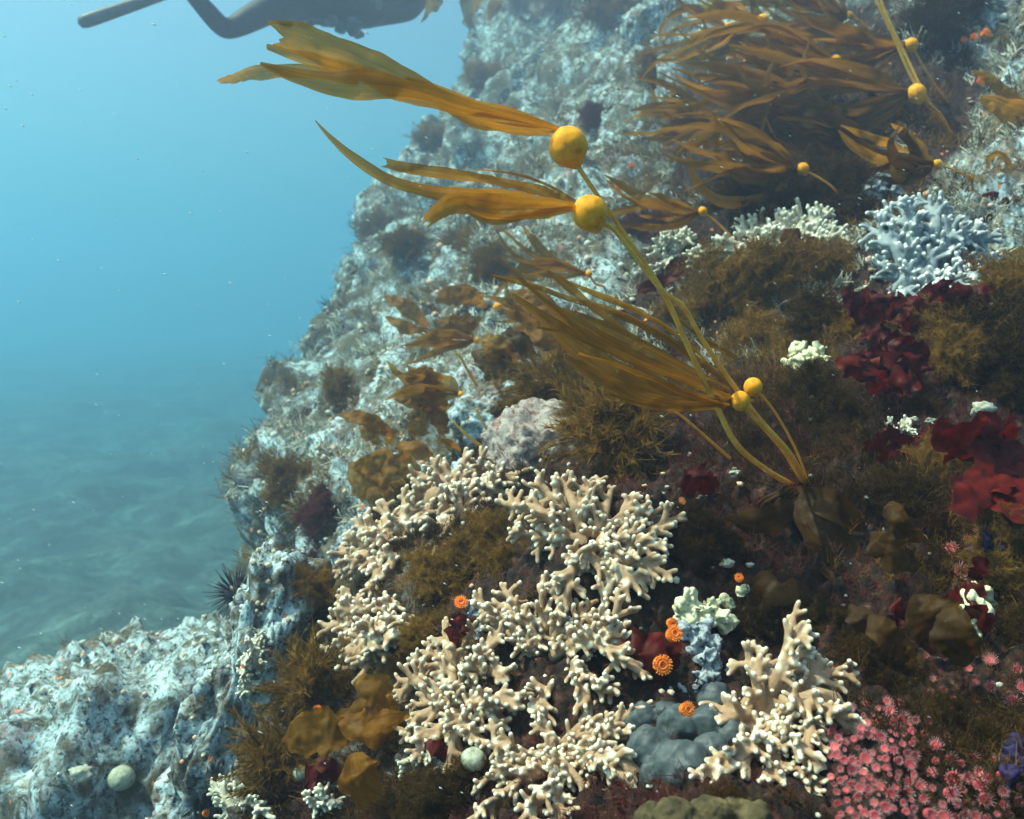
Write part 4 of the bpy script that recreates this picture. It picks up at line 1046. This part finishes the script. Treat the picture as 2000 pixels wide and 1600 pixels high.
def field(x0, y0, x1, y1, n, rmin, rmax, mind):
    t = 0
    while n > 0 and t < 6000:
        t += 1; x, y = rs.uniform(x0, x1), rs.uniform(y0, y1); r = rs.uniform(rmin, rmax)
        if all((x - a) ** 2 + (y - b) ** 2 > (mind * (r + c)) ** 2 for a, b, c in pts):
            pts.append((x, y, r)); n -= 1
field(1840,1480,1990,1600,30,9,19,.76); field(1620,1400,1790,1600,100,6,13,.70); field(1790,1400,1850,1600,12,10,14,1.0); field(1640,1370,1760,1420,10,8,12,1.0)
field(1850,1030,1960,1140,9,11,17,1.1); field(1890,1270,2000,1380,9,10,15,1.1); field(1790,1260,1900,1370,8,8,12,1.2)
ORD = ('first', 'second', 'third', 'fourth', 'fifth', 'sixth', 'seventh', 'eighth', 'ninth', 'tenth', 'eleventh', 'twelfth', 'thirteenth', 'fourteenth', 'fifteenth', 'sixteenth', 'seventeenth', 'eighteenth')
def anemone_patch(x, y):
    if y < 1200: return 'pink anemone above the maroon blades', 'anemones above the maroon blades'
    if y < 1390 and x > 1780: return 'pink anemone below the dark olive leaf', 'anemones below the dark olive leaf'
    if x > 1830: return 'pink anemone in the corner cluster', 'anemones in the bottom right corner'
    return 'small pink anemone beside the antler coral', 'anemones right of the antler coral'
ANE_LABEL = {}
for g0 in sorted({anemone_patch(x, y) for x, y, r in pts}):
    ids = sorted((i for i, (x, y, r) in enumerate(pts) if anemone_patch(x, y) == g0), key=lambda i: pts[i][1])
    for row in range(0, len(ids), 8):
        for col, i in enumerate(sorted(ids[row:row + 8], key=lambda i: pts[i][0])):
            ANE_LABEL[i] = (g0[0] + ', ' + ORD[col] + ' from left in ' + ORD[row // 8] + ' row down', g0[1])
for i, (x, y, r) in enumerate(pts):
    lb, g = ANE_LABEL[i]
    polyp('anemone', lb, 'anemone', x, y, r * np.random.default_rng(i).uniform(.6, 1.25), ANES[(0, 0, 1, 1, 2)[i % 5]], ('pink', 'pink_t'), g, 100 + i, .004)

# ------------------------------------------------------------------ lobed and encrusting animals
def lumps(name, label, cat, balls, parts, seed, voxel=3.0, jitter=.04, off=.35, dfix=None, smooth=4, rough_amt=1):
    """balls: (px, py, r_px, part index); each part one remeshed body"""
    bl, bn, bd = hit(balls[0][0], balls[0][1]); d0 = dfix or bd
    root = empty(name, at(balls[0][0], balls[0][1], d0)); tag(root, label, cat)
    single = len(parts) == 1
    for pi, (pn_, mt) in enumerate(parts):
        mb = MB(); V, F = ico(3)
        for (x, y, r, *q) in balls:
            if (q[0] if q else 0) != pi: continue
            h = hit(x, y)[2]; h = min(max(h, d0 - .06), d0 + .06); u = h / FPX
            fl = q[1] if len(q) > 1 else .9
            c = np.array(at(x, y, h - r * u * off)[:]) - np.array(root.location)
            mb.add(V * (1 + jitter * fbm(V * 1.6 + x, 2))[:, None] * np.array([r, r * fl, r]) * u + c, F)
        def rough(me, jit=jitter * rough_amt):
            co = coords(me); nn = np.empty(len(me.vertices) * 3, np.float32); me.vertices.foreach_get('normal', nn)
            me.vertices.foreach_set('co', (co + nn.reshape(-1, 3) * (jit * .06 * fbm(co * 70 + 3, 3))[:, None]).astype(np.float32).ravel())
        remesh_later(mb, pn_, voxel * d0 / FPX, smooth, M[mt], root, rough)
    return root
lumps('lobed_tunicate', 'smooth blue grey lobed mass between bottom coral and antler coral', 'tunicate',
 [(1330,1420,44),(1252,1408,34),(1268,1462,44),(1335,1500,56),(1398,1370,36),(1385,1418,40),(1425,1440,36),(1300,1400,30),(1280,1515,34),(1390,1475,40),(1345,1552,34)], [('lobe', 'grey')], 1, jitter=.22, smooth=9, rough_amt=.08)
lumps('sponge', 'olive tan sponge cushion under the grey lobed mass at the bottom edge', 'sponge', [(1320,1605,46),(1275,1605,38),(1385,1600,44),(1440,1592,36),(1480,1605,36),(1340,1640,56)], [('body', 'olive')], 2, jitter=.05)
lumps('encrusting_sponge', 'cream crust running down into a blue grey tail above the grey mass', 'sponge',
 [(1345,1180,24,0,.5),(1330,1200,18,0,.5),(1370,1205,26,0,.5),(1400,1205,24,0,.5),(1425,1180,17,0,.5),(1440,1160,11,0,.6),(1415,1215,18,0,.5),(1385,1185,20,0,.5),
  (1360,1235,26,1,.5),(1380,1260,24,1,.5),(1385,1290,22,1,.5),(1378,1320,20,1,.5),(1360,1340,18,1,.5),(1335,1350,16,1,.5),(1310,1352,14,1,.5),(1335,1225,18,1,.5)], [('crust', 'cream'), ('crust', 'bluegrey')], 3, voxel=2.2, jitter=.22, off=2.0)
lumps('sponge', 'pale cream sponge patches under the brown mound at right', 'sponge', [(1560,695,20),(1545,715,14),(1600,705,24),(1620,725,22),(1632,740,22),(1580,712,22),(1610,715,22)], [('body', 'cream')], 4, jitter=.25, voxel=2.2, off=.8)
lumps('sponge', 'bluish white crust tucked beside the maroon weed on the left rim', 'sponge', [(735,1000,24),(700,1035,20),(680,1060,16),(690,1080,14),(745,975,18),(720,1020,20),(655,1075,10)], [('body', 'bluegrey')], 5, jitter=.25, voxel=2.4, off=.6)
lumps('sponge', 'cream knob among maroon blades at the right', 'sponge', [(1908,1165,17),(1920,1175,13),(1900,1180,12)], [('body', 'cream')], 6, jitter=.3, voxel=2.0, off=1.5)
lumps('sponge', 'pale yellow crust at the edge of the dark olive leaf', 'sponge', [(1885,1200,16),(1895,1225,18),(1910,1240,14)], [('body', 'cream')], 7, jitter=.1, voxel=2.0, off=1.6)
lumps('sponge', 'purple sponge in the bottom right corner', 'sponge', [(1985,1500,28),(1970,1530,20),(2000,1470,20)], [('body', 'purple')], 8, jitter=.2, voxel=2.4, off=.9)
lumps('sponge', 'purple sponge right of the upper anemone patch', 'sponge', [(1930,1060,18),(1945,1075,14),(1915,1070,12)], [('body', 'purple')], 9, jitter=.2, voxel=2.4, off=.9)
lumps('sponge', 'blue grey patch left of the large middle coral', 'sponge', [(930,1200,14),(925,1225,16),(935,1245,14),(918,1185,9)], [('body', 'bluegrey')], 10, jitter=.2, voxel=2.2, off=1.8)
lumps('sponge', 'soft pale patch above the blue white coral', 'sponge', [(1710,370,22),(1700,395,18),(1725,350,16),(1752,372,12)], [('body', 'bluegrey')], 11, jitter=.2, voxel=2.4, off=.8)
lumps('sponge', 'flat pale plate behind the feathery brown fan', 'sponge', [(610,1360,50,0,.3),(640,1330,40,0,.3),(570,1390,36,0,.3),(630,1380,40,0,.3)], [('body', 'olive')], 12, jitter=.06, voxel=3, off=.6)
def ball(label, px, py, rpx, mt='ball', off=.6):
    bl, bn, bd = hit(px, py); u = bd / FPX
    V, F = ico(3); v = V * (1 + .05 * fbm(V * 1.8 + px, 2))[:, None]
    v = v * np.array([1, 1, .92]); r = rpx * u
    me = raw_mesh('round_tunicate', v * r, F); o = link('round_tunicate', me, M[mt], None, at(px, py, bd - off * r)); tag(o, label, 'tunicate', 'round tunicates')
ball('pale round ball wedged between the dense coral and the bottom coral', 925, 1483, 24, off=3.2)
ball('pale round ball on the boulder at the lower left', 237, 1520, 25)
ball('small pale ball below the amber leaves at lower left', 588, 1510, 16, off=2.5)
ball('small white ball on the hazy slope near the oval leaf pair', 763, 722, 13, 'white')
ball('tiny white ball on the dark hollow by the pale sponge', 1563, 722, 6, 'white', 2)
ball('white oval shell beside the tiny yellow float on the slope', 945, 592, 11, 'white')
for i, (x, y, r, lb) in enumerate([(1420,1100,11,'white chip above the orange cup at the crust tip'),(1465,1103,6,'tiny white chip right of the white chip above the crust'),(1437,925,9,'white chip left of the kelp holdfast'),
    (1785,820,7,'white speck left of two above the three pronged coral'),(1818,822,8,'white speck right of two above the three pronged coral'),(1585,820,5,'tiny white speck right of the twin floats'),(1378,1030,8,'cream chip right of the upper coral lobe'),(1400,1060,7,'small cream chip below another one right of the coral lobe'),
    (1920,800,18,'blue white lump at right above the large red blades'),(1940,840,14,'pale flake right of the three pronged white coral'),(470,1540,7,'white chip among the white coral fingers at lower left'),(160,1510,18,'pale chip on the boulder left of its round ball')]):
    bl, bn, bd = hit(x, y); V, F = ico(3); u = bd / FPX
    v = V * (1 + .55 * fbm(V * 1.5 + x, 3))[:, None] * np.array([1.2, .7, .8]) * r * u
    o = link('shell_chip', raw_mesh('shell_chip', v, F), M['white'], None, at(x, y, bd - r * u * 2.0 - .004)); tag(o, lb, 'shell', 'pale chips on the reef')
# dark red oval spots on the pale wall at the right
for i, (x, y, w, h, lb) in enumerate([(1932,385,24,10,'dark red slanted mussel on the pale wall at right'),(1962,402,10,17,'dark red upright oval mussel at the right edge'),(1958,270,16,12,'dark red mussel at the right edge above the curled kelp tip'),(1925,425,14,8,'small dark mussel on the pale wall under the slanted one')]):
    bl, bn, bd = hit(x, y); V, F = ico(3); u = bd / FPX
    v = V * (1 + .12 * fbm(V * 1.5 + x, 2))[:, None] * np.array([w, 6, h]) * u
    o = link('mussel', raw_mesh('mussel', v, F), M['red'], None, at(x, y, bd - .004)); tag(o, lb, 'mussel', 'mussels on the pale wall'); o.rotation_euler = (0, R(-18 if w > h else 8), 0)
# rocks standing out of the slope
pb, pbp, pbf = rock_blob('mound', at(1065, 885, hit(1065, 885)[2] + .03), (.105, .10, .085), (0, R(10), R(15)), 41.0, sub=5, power=2.4, amps=(.14, .10, .04))
pb.data.materials.clear(); pb.data.materials.append(M['pinkrock']); tag(pb, 'pink crusted mound above the cream coral arc', 'rock')
rb, _, _ = rock_blob('stone', at(965, 815, hit(965, 815)[2] + .02), (.10, .08, .07), (0, R(-15), R(10)), 55.0, sub=5, power=3, amps=(.15, .08, .04)); tag(rb, 'pale angular stone left of the pink crusted mound', 'rock')
rb, _, _ = rock_blob('stone', at(1270, 60, hit(1270, 70)[2] + .1), (.16, .2, .17), (0, R(-15), R(10)), 65.0, sub=5, power=3, amps=(.15, .08, .04)); tag(rb, 'pale rounded stone high on the far slope below the top edge', 'rock')
# sea urchin
ul = at(462, 1160, 1.95); ur = empty('sea_urchin', ul); tag(ur, 'black spiny sea urchin peeking out behind the rock pillar', 'urchin')
V, F = ico(3); link('body', raw_mesh('body', V * .028, F), M['urchin'], ur)
mb = MB(); rs = np.random.default_rng(9)
for i in range(170):
    d = unit(rs.normal(size=3)); V, F = tube(np.array([d * .024, d * rs.uniform(.05, .075)]), np.array([.0016, .0005]), 4); mb.add(V, F)
link('spines', mb.mesh('spines'), M['urchin'], ur)
# ------------------------------------------------------------------ uncountable growth on the stone
def scatter_growth():
    rs = np.random.default_rng(12)
    tri = RP[RF[:, 0]]; e1 = RP[RF[:, 1]] - tri; e2 = RP[RF[:, 3]] - tri; nr = np.cross(e1, e2); nr /= np.linalg.norm(nr, axis=1)[:, None] + 1e-12
    allp = np.concatenate([tri, b1p[b1f[:, 0]], b2p[b2f[:, 0]]])
    nb = []
    for P_, F_ in ((b1p, b1f), (b2p, b2f)):
        a = P_[F_[:, 0]]; n_ = np.cross(P_[F_[:, 1]] - a, P_[F_[:, 2]] - a); nb.append(n_ / (np.linalg.norm(n_, axis=1)[:, None] + 1e-12))
    alln = np.concatenate([nr] + nb)
    w = np.r_[np.where((tri[:, 1] > .6) & (nr[:, 2] > -.2), 1.0, 0), np.full(len(b1f), .8), np.full(len(b2f), .25)]
    vis = (np.abs(allp[:, 0]) < .68 * allp[:, 1] + .2); w = w * np.where(vis, 1, .25)
    cv = np.r_[COV[RF[:, 0]], np.zeros(len(b1f) + len(b2f))]
    # knobs, barnacles and sponge buds
    patch = np.clip(fbm(allp * 3.0 + 60, 2) * 1.8 + .5, .05, 1) * (1 - .93 * np.clip(cv * 1.6, 0, 1))
    idx = rs.choice(len(allp), 6500, p=(w * patch) / (w * patch).sum())
    V0, F0 = ico(1); mb = MB()
    for i in idx:
        d = allp[i, 1]; r = rs.uniform(.003, .0085) * np.clip(d / 1.8, .45, 2.6)
        v = V0 * (1 + rs.normal(size=(len(V0), 1)) * .16) * np.array([1, 1, rs.uniform(.5, 1.1)]) * r
        mb.add(v + allp[i] + alln[i] * r * .3, F0)
    m, nt, b, out = mat('encrusting_knobs'); p = worldpos(nt)
    v_ = nd(nt, 'ShaderNodeTexVoronoi'); v_.inputs['Scale'].default_value = 22; nt.links.new(p, v_.inputs['Vector'])
    sx = nd(nt, 'ShaderNodeSeparateColor'); nt.links.new(v_.outputs['Color'], sx.inputs[0])
    c = ramp(nt, sx.outputs[0], [(.0, (.50, .50, .42)), (.35, (.62, .64, .58)), (.50, (.30, .24, .14)), (.66, (.58, .34, .30)), (.82, (.55, .53, .36)), (.93, (.70, .26, .10))])
    c = mix(nt, .35, c, ramp(nt, noise(nt, 160, 3, .6, p), [(.3, (.2, .18, .13)), (.7, (.7, .7, .62))]))
    nt.links.new(c, b.inputs['Base Color']); b.inputs['Roughness'].default_value = .85
    o = link('encrusting_growth', mb.mesh('encrusting_growth'), m); tag(o, 'small pale knobs and crusts dotting the reef stone', None, kind='stuff')
    # low turf
    for nm, mt, cnt, seed, size in (('seaweed_turf', M['weed'], 5200, 1, .72), ('seaweed_turf', M['weed_dark'], 6500, 2, .72), ('coralline_turf', M['coral_turf'], 4200, 3, .6), ('red_turf', M['weed_red'], 3600, 4, .6)):
        r2 = np.random.default_rng(seed)
        patch = np.clip(fbm(allp * (2.2 if seed != 3 else 2.8) + 90 * seed, 3) * 3.0 - (.15 if seed < 3 else .05), 0, 1) + .015
        ww = w * patch
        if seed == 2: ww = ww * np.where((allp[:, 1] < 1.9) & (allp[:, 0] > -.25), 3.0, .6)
        if seed == 4: ww = ww * np.where((allp[:, 1] < 1.9) & (allp[:, 0] > -.35), 3.0, .5)
        if seed in (1, 2, 4): ww = ww * np.r_[np.ones(len(RF)), np.full(len(b1f), .25), np.full(len(b2f), .3)]
        else: ww = ww * np.r_[np.ones(len(RF)), np.full(len(b1f), .12), np.full(len(b2f), .1)]
        if seed == 3: ww = ww * np.where(allp[:, 1] > 1.7, 1.5, .0)
        idx = r2.choice(len(allp), cnt, p=ww / ww.sum())
        nf = 24; seg = 3
        P0 = np.repeat(allp[idx], nf, 0); N0 = np.repeat(alln[idx], nf, 0)
        L = np.repeat(r2.uniform(.014, .034, cnt) * np.clip(allp[idx, 1] / 1.7, .55, 2.4), nf)[:, None] * size
        dv = N0 * .6 + np.array([0, -.1, .45]) + r2.normal(size=N0.shape) * .6; dv /= np.linalg.norm(dv, axis=1)[:, None]
        P0 = P0 + r2.normal(size=P0.shape) * L * .35
        cu = r2.normal(size=N0.shape) * .35; cu[:, 0] -= .12
        ts = np.linspace(0, 1, seg)
        P = P0[:, None] + dv[:, None] * L[:, None] * ts[None, :, None] + cu[:, None] * L[:, None] * (ts ** 2)[None, :, None]
        sd_ = np.cross(dv, r2.normal(size=dv.shape)); sd_ /= np.linalg.norm(sd_, axis=1)[:, None] + 1e-9
        wd = L[:, None] * np.array([.036, .032, .02])[None, :, None] * (1.9 if seed == 3 else 1)
        V = np.stack([P + sd_[:, None] * wd, P - sd_[:, None] * wd], 2).reshape(-1, 3)
        base = (np.arange(len(P0)) * seg * 2)[:, None] + (np.arange(seg - 1) * 2)[None]
        F = np.stack([base, base + 1, base + 3, base + 2], -1).reshape(-1, 4)
        o = link(nm, raw_mesh(nm, V, F), mt)
        tag(o, {1: 'low brown seaweed turf over the reef', 2: 'dark seaweed turf in the near hollows', 3: 'pale coralline turf on the far slope', 4: 'maroon turf on the dark near reef'}[seed], None, kind='stuff')
M['coral_turf'] = simple('pale_turf', [(.3, (.34, .33, .26)), (.55, (.52, .50, .40)), (.8, (.60, .48, .42))], 6, .85)
scatter_growth()

# ------------------------------------------------------------------ the diver at the top
def build_diver():
    J = {'pelvis': (700, 10, 4.25, .15), 'waist': (650, -5, 4.05, .145), 'chest': (595, -25, 3.88, .165), 'neck': (530, -75, 3.76, .07), 'head': (500, -105, 3.68, .10), 'crown': (480, -125, 3.62, .075),
         'shR': (548, 5, 3.72, .075), 'elR': (440, 62, 3.58, .052), 'wrR': (378, -8, 3.48, .038), 'haR': (358, -34, 3.45, .034),
         'shL': (600, -100, 3.92, .075), 'elL': (560, -210, 3.8, .052), 'wrL': (480, -230, 3.6, .038), 'haL': (455, -232, 3.55, .034),
         'hpR': (715, 20, 4.4, .10), 'knR': (800, 20, 4.75, .068), 'anR': (850, -40, 5.1, .045), 'toR': (865, -62, 5.15, .04),
         'hpL': (740, -10, 4.4, .10), 'knL': (825, -35, 4.8, .068), 'anL': (880, -90, 5.15, .045), 'toL': (895, -110, 5.2, .04)}
    J = {k: (x, y, d * 1.45, r * 1.32) for k, (x, y, d, r) in J.items()}
    E = [('pelvis','waist'),('waist','chest'),('chest','neck'),('neck','head'),('head','crown'),('chest','shR'),('shR','elR'),('elR','wrR'),('wrR','haR'),('chest','shL'),('shL','elL'),('elL','wrL'),('wrL','haL'),
         ('pelvis','hpR'),('hpR','knR'),('knR','anR'),('anR','toR'),('pelvis','hpL'),('hpL','knL'),('knL','anL'),('anL','toL')]
    root = empty('person', at(650, -5, 5.87)); tag(root, 'scuba diver in dark wetsuit at the top edge, one elbow bent downward', 'person')
    org = np.array(root.location)
    names = list(J); P = {k: np.array(at(*J[k][:3])[:]) - org for k in names}
    me = bpy.data.meshes.new('body'); me.from_pydata([tuple(P[k]) for k in names], [(names.index(a), names.index(b)) for a, b in E], []); me.update()
    o = link('body', me, None, root)
    md = o.modifiers.new('skin', 'SKIN'); md.use_smooth_shade = True
    for i, k in enumerate(names):
        me.skin_vertices[0].data[i].radius = (J[k][3], J[k][3]); me.skin_vertices[0].data[i].use_root = (k == 'pelvis')
    sb = o.modifiers.new('sub', 'SUBSURF'); sb.levels = 2; sb.render_levels = 2
    dg = bpy.context.evaluated_depsgraph_get(); m2 = bpy.data.meshes.new_from_object(o.evaluated_get(dg)); o.modifiers.clear(); o.data = m2; m2.name = 'body'
    suit = simple('wetsuit', [(.3, (.012, .014, .016)), (.7, (.03, .034, .038))], 30, .6); gear = simple('gear', [(.3, (.03, .035, .04)), (.5, (.10, .11, .11)), (.7, (.24, .25, .24))], 14, .6)
    metal = simple('tank_metal', [(.3, (.07, .07, .065)), (.7, (.13, .13, .12))], 20, .5); skin = simple('skin', [(.3, (.45, .27, .19)), (.7, (.55, .35, .25))], 30, .5)
    glass = simple('mask_glass', [(.3, (.03, .05, .06)), (.7, (.05, .08, .09))], 10, .1)
    finm = simple('fin_blue', [(.3, (.10, .22, .28)), (.7, (.14, .28, .34))], 20, .6)
    m2.materials.clear(); m2.materials.append(suit)
    def add(nm, mbld, mt): return link(nm, mbld.mesh(nm), mt, root)
    # fingers round the pole
    for sfx in ('R', 'L'):
        h = P['ha' + sfx]; f = unit(P['ha' + sfx] - P['wr' + sfx]); sx = unit(np.cross(f, [0, 0, 1])); nz = np.cross(sx, f); mb = MB()
        for q in range(4):
            b = h + sx * (q - 1.5) * .02; L = [.07, .08, .075, .06][q]
            V, F = tube(catmull([b, b + f * L * .6, b + f * L * .7 - nz * .03, b + f * L * .35 - nz * .05], 8), np.linspace(.010, .008, 8), 6); mb.add(V, F)
        b = h - sx * .03 - f * .03; V, F = tube(catmull([b, b - sx * .03 + f * .02, b - sx * .02 + f * .05 - nz * .03], 6), np.linspace(.012, .009, 6), 6); mb.add(V, F)
        add('glove_fingers', mb, suit)
    # tank on the back, harness vest, hose, mask, fins
    bk = np.array([.05, .10, .19]); mb = MB(); V, F = tube(catmull([P['chest'] + bk + (P['chest'] - P['waist']) * .7, P['waist'] + bk, P['pelvis'] + bk], 12), np.r_[.04, .085, np.full(9, .095), .09], 16); mb.add(V, F); add('air_tank', mb, metal)
    mb = MB()
    for t in np.linspace(0, 1, 7):
        c = P['chest'] * (1 - t) + P['pelvis'] * t; V, F = ico(2); mb.add(V * np.array([.20, .19, .165]) * (1 - .12 * t) * (1 + .10 * fbm(V * 2 + t * 9, 2))[:, None] + c + np.array([.0, .0, .02]), F)
    remesh_later(mb, 'vest', .022, 3, gear, root, None)
    mb = MB(); V, F = tube(catmull([P['chest'] + [.0, 0, .16], P['chest'] + [-.16, -.15, .1], P['head'] + [-.05, -.12, -.06]], 16), .012, 6); mb.add(V, F)
    V, F = tube(catmull([P['chest'] + [.05, 0, -.1], P['waist'] + [.02, -.12, -.17], P['waist'] + [.12, -.08, -.24], P['waist'] + [.16, -.05, -.22]], 16), np.r_[np.full(12, .010), .012, .03, .035, .03], 8); mb.add(V, F); add('hose', mb, gear)
    mb = MB(); V, F = ico(2)
    for (x, y, d, r) in ((640, 52, 4.75, .05), (600, 48, 4.7, .06), (560, 52, 4.6, .045), (690, 62, 4.85, .05), (665, 70, 4.85, .03), (540, 40, 4.6, .05), (700, 80, 4.9, .03)):
        mb.add(V * np.array([1.3, 1, .9]) * r * (1 + .3 * fbm(V * 1.7 + x, 2))[:, None] + np.array(at(x, y - 12, d * 1.2)) - org, F)
    add('pocket', mb, gear)
    mb = MB(); V, F = ico(2); mb.add(V * np.array([.085, .05, .05]) + P['head'] + np.array([-.04, -.09, .01]), F); add('mask', mb, glass)
    mb = MB(); mb.add(V * np.array([.05, .04, .03]) + P['head'] + np.array([-.035, -.10, -.06]), F); add('face', mb, skin)
    for sfx, tip in (('R', (905, -120, 7.9)), ('L', (930, -170, 8.0))):
        a = P['to' + sfx]; e = np.array(at(*tip)[:]) - org; ctrl = []
        for t, w in ((0, .05), (.25, .06), (.6, .085), (1, .10)): ctrl.append((*(org + a + (e - a) * t), w))
        me = blade_mesh(ctrl, org, tilt=(.5, .5), ruffle=0, n=14, c=5, seed=3); o = link('fin', me, finm, root); s = o.modifiers.new('t', 'SOLIDIFY'); s.thickness = .012
    # the pole held in the hand
    pr = empty('pole', at(365, -24, 5.0)); tag(pr, 'pale grey pole held by the diver, pointing left at the top edge', 'pole')
    mb = MB(); Pp = np.array([at(390, -36, 5.02)[:], at(300, -4, 4.96)[:], at(165, 42, 4.85)[:]]) - np.array(pr.location)
    V, F = tube(catmull(Pp, 12), np.r_[np.linspace(.026, .038, 11), .037], 12); mb.add(V, F); link('shaft', mb.mesh('shaft'), metal, pr)
    mb = MB(); V, F = tube(catmull(Pp, 40)[:8], .024, 12); mb.add(V, F); link('grip', mb.mesh('grip'), gear, pr)
    return root
first = build_diver()
finish_remesh()

# ------------------------------------------------------------------ drifting specks in the water
def specks():
    rs = np.random.default_rng(31); mb = MB(); V0, F0 = ico(0) if False else ico(1)
    for i in range(800):
        d = rs.uniform(.6, 3.2); p = np.array(at(rs.uniform(-150, 2150), rs.uniform(-150, 1750), d)[:])
        if BVH.ray_cast(Vector((0, 0, 0)), Vector(p).normalized(), np.linalg.norm(p))[0] is not None: continue
        r = rs.uniform(.4, 1.4) * d / FPX; a = rs.uniform(.5, .9)
        v = V0 * r; v[:, 0] *= rs.uniform(1, 5)
        x = v[:, 0] * math.cos(.45) ; z = -v[:, 0] * math.sin(.45) + v[:, 2]
        mb.add(np.c_[x, v[:, 1], z] + p, F0)
    o = link('drifting_specks', mb.mesh('drifting_specks'), simple('speck', [(.3, (.45, .5, .5)), (.7, (.7, .72, .7))], 30, .8)); tag(o, 'fine pale specks drifting in the water', None, kind='stuff')
specks()
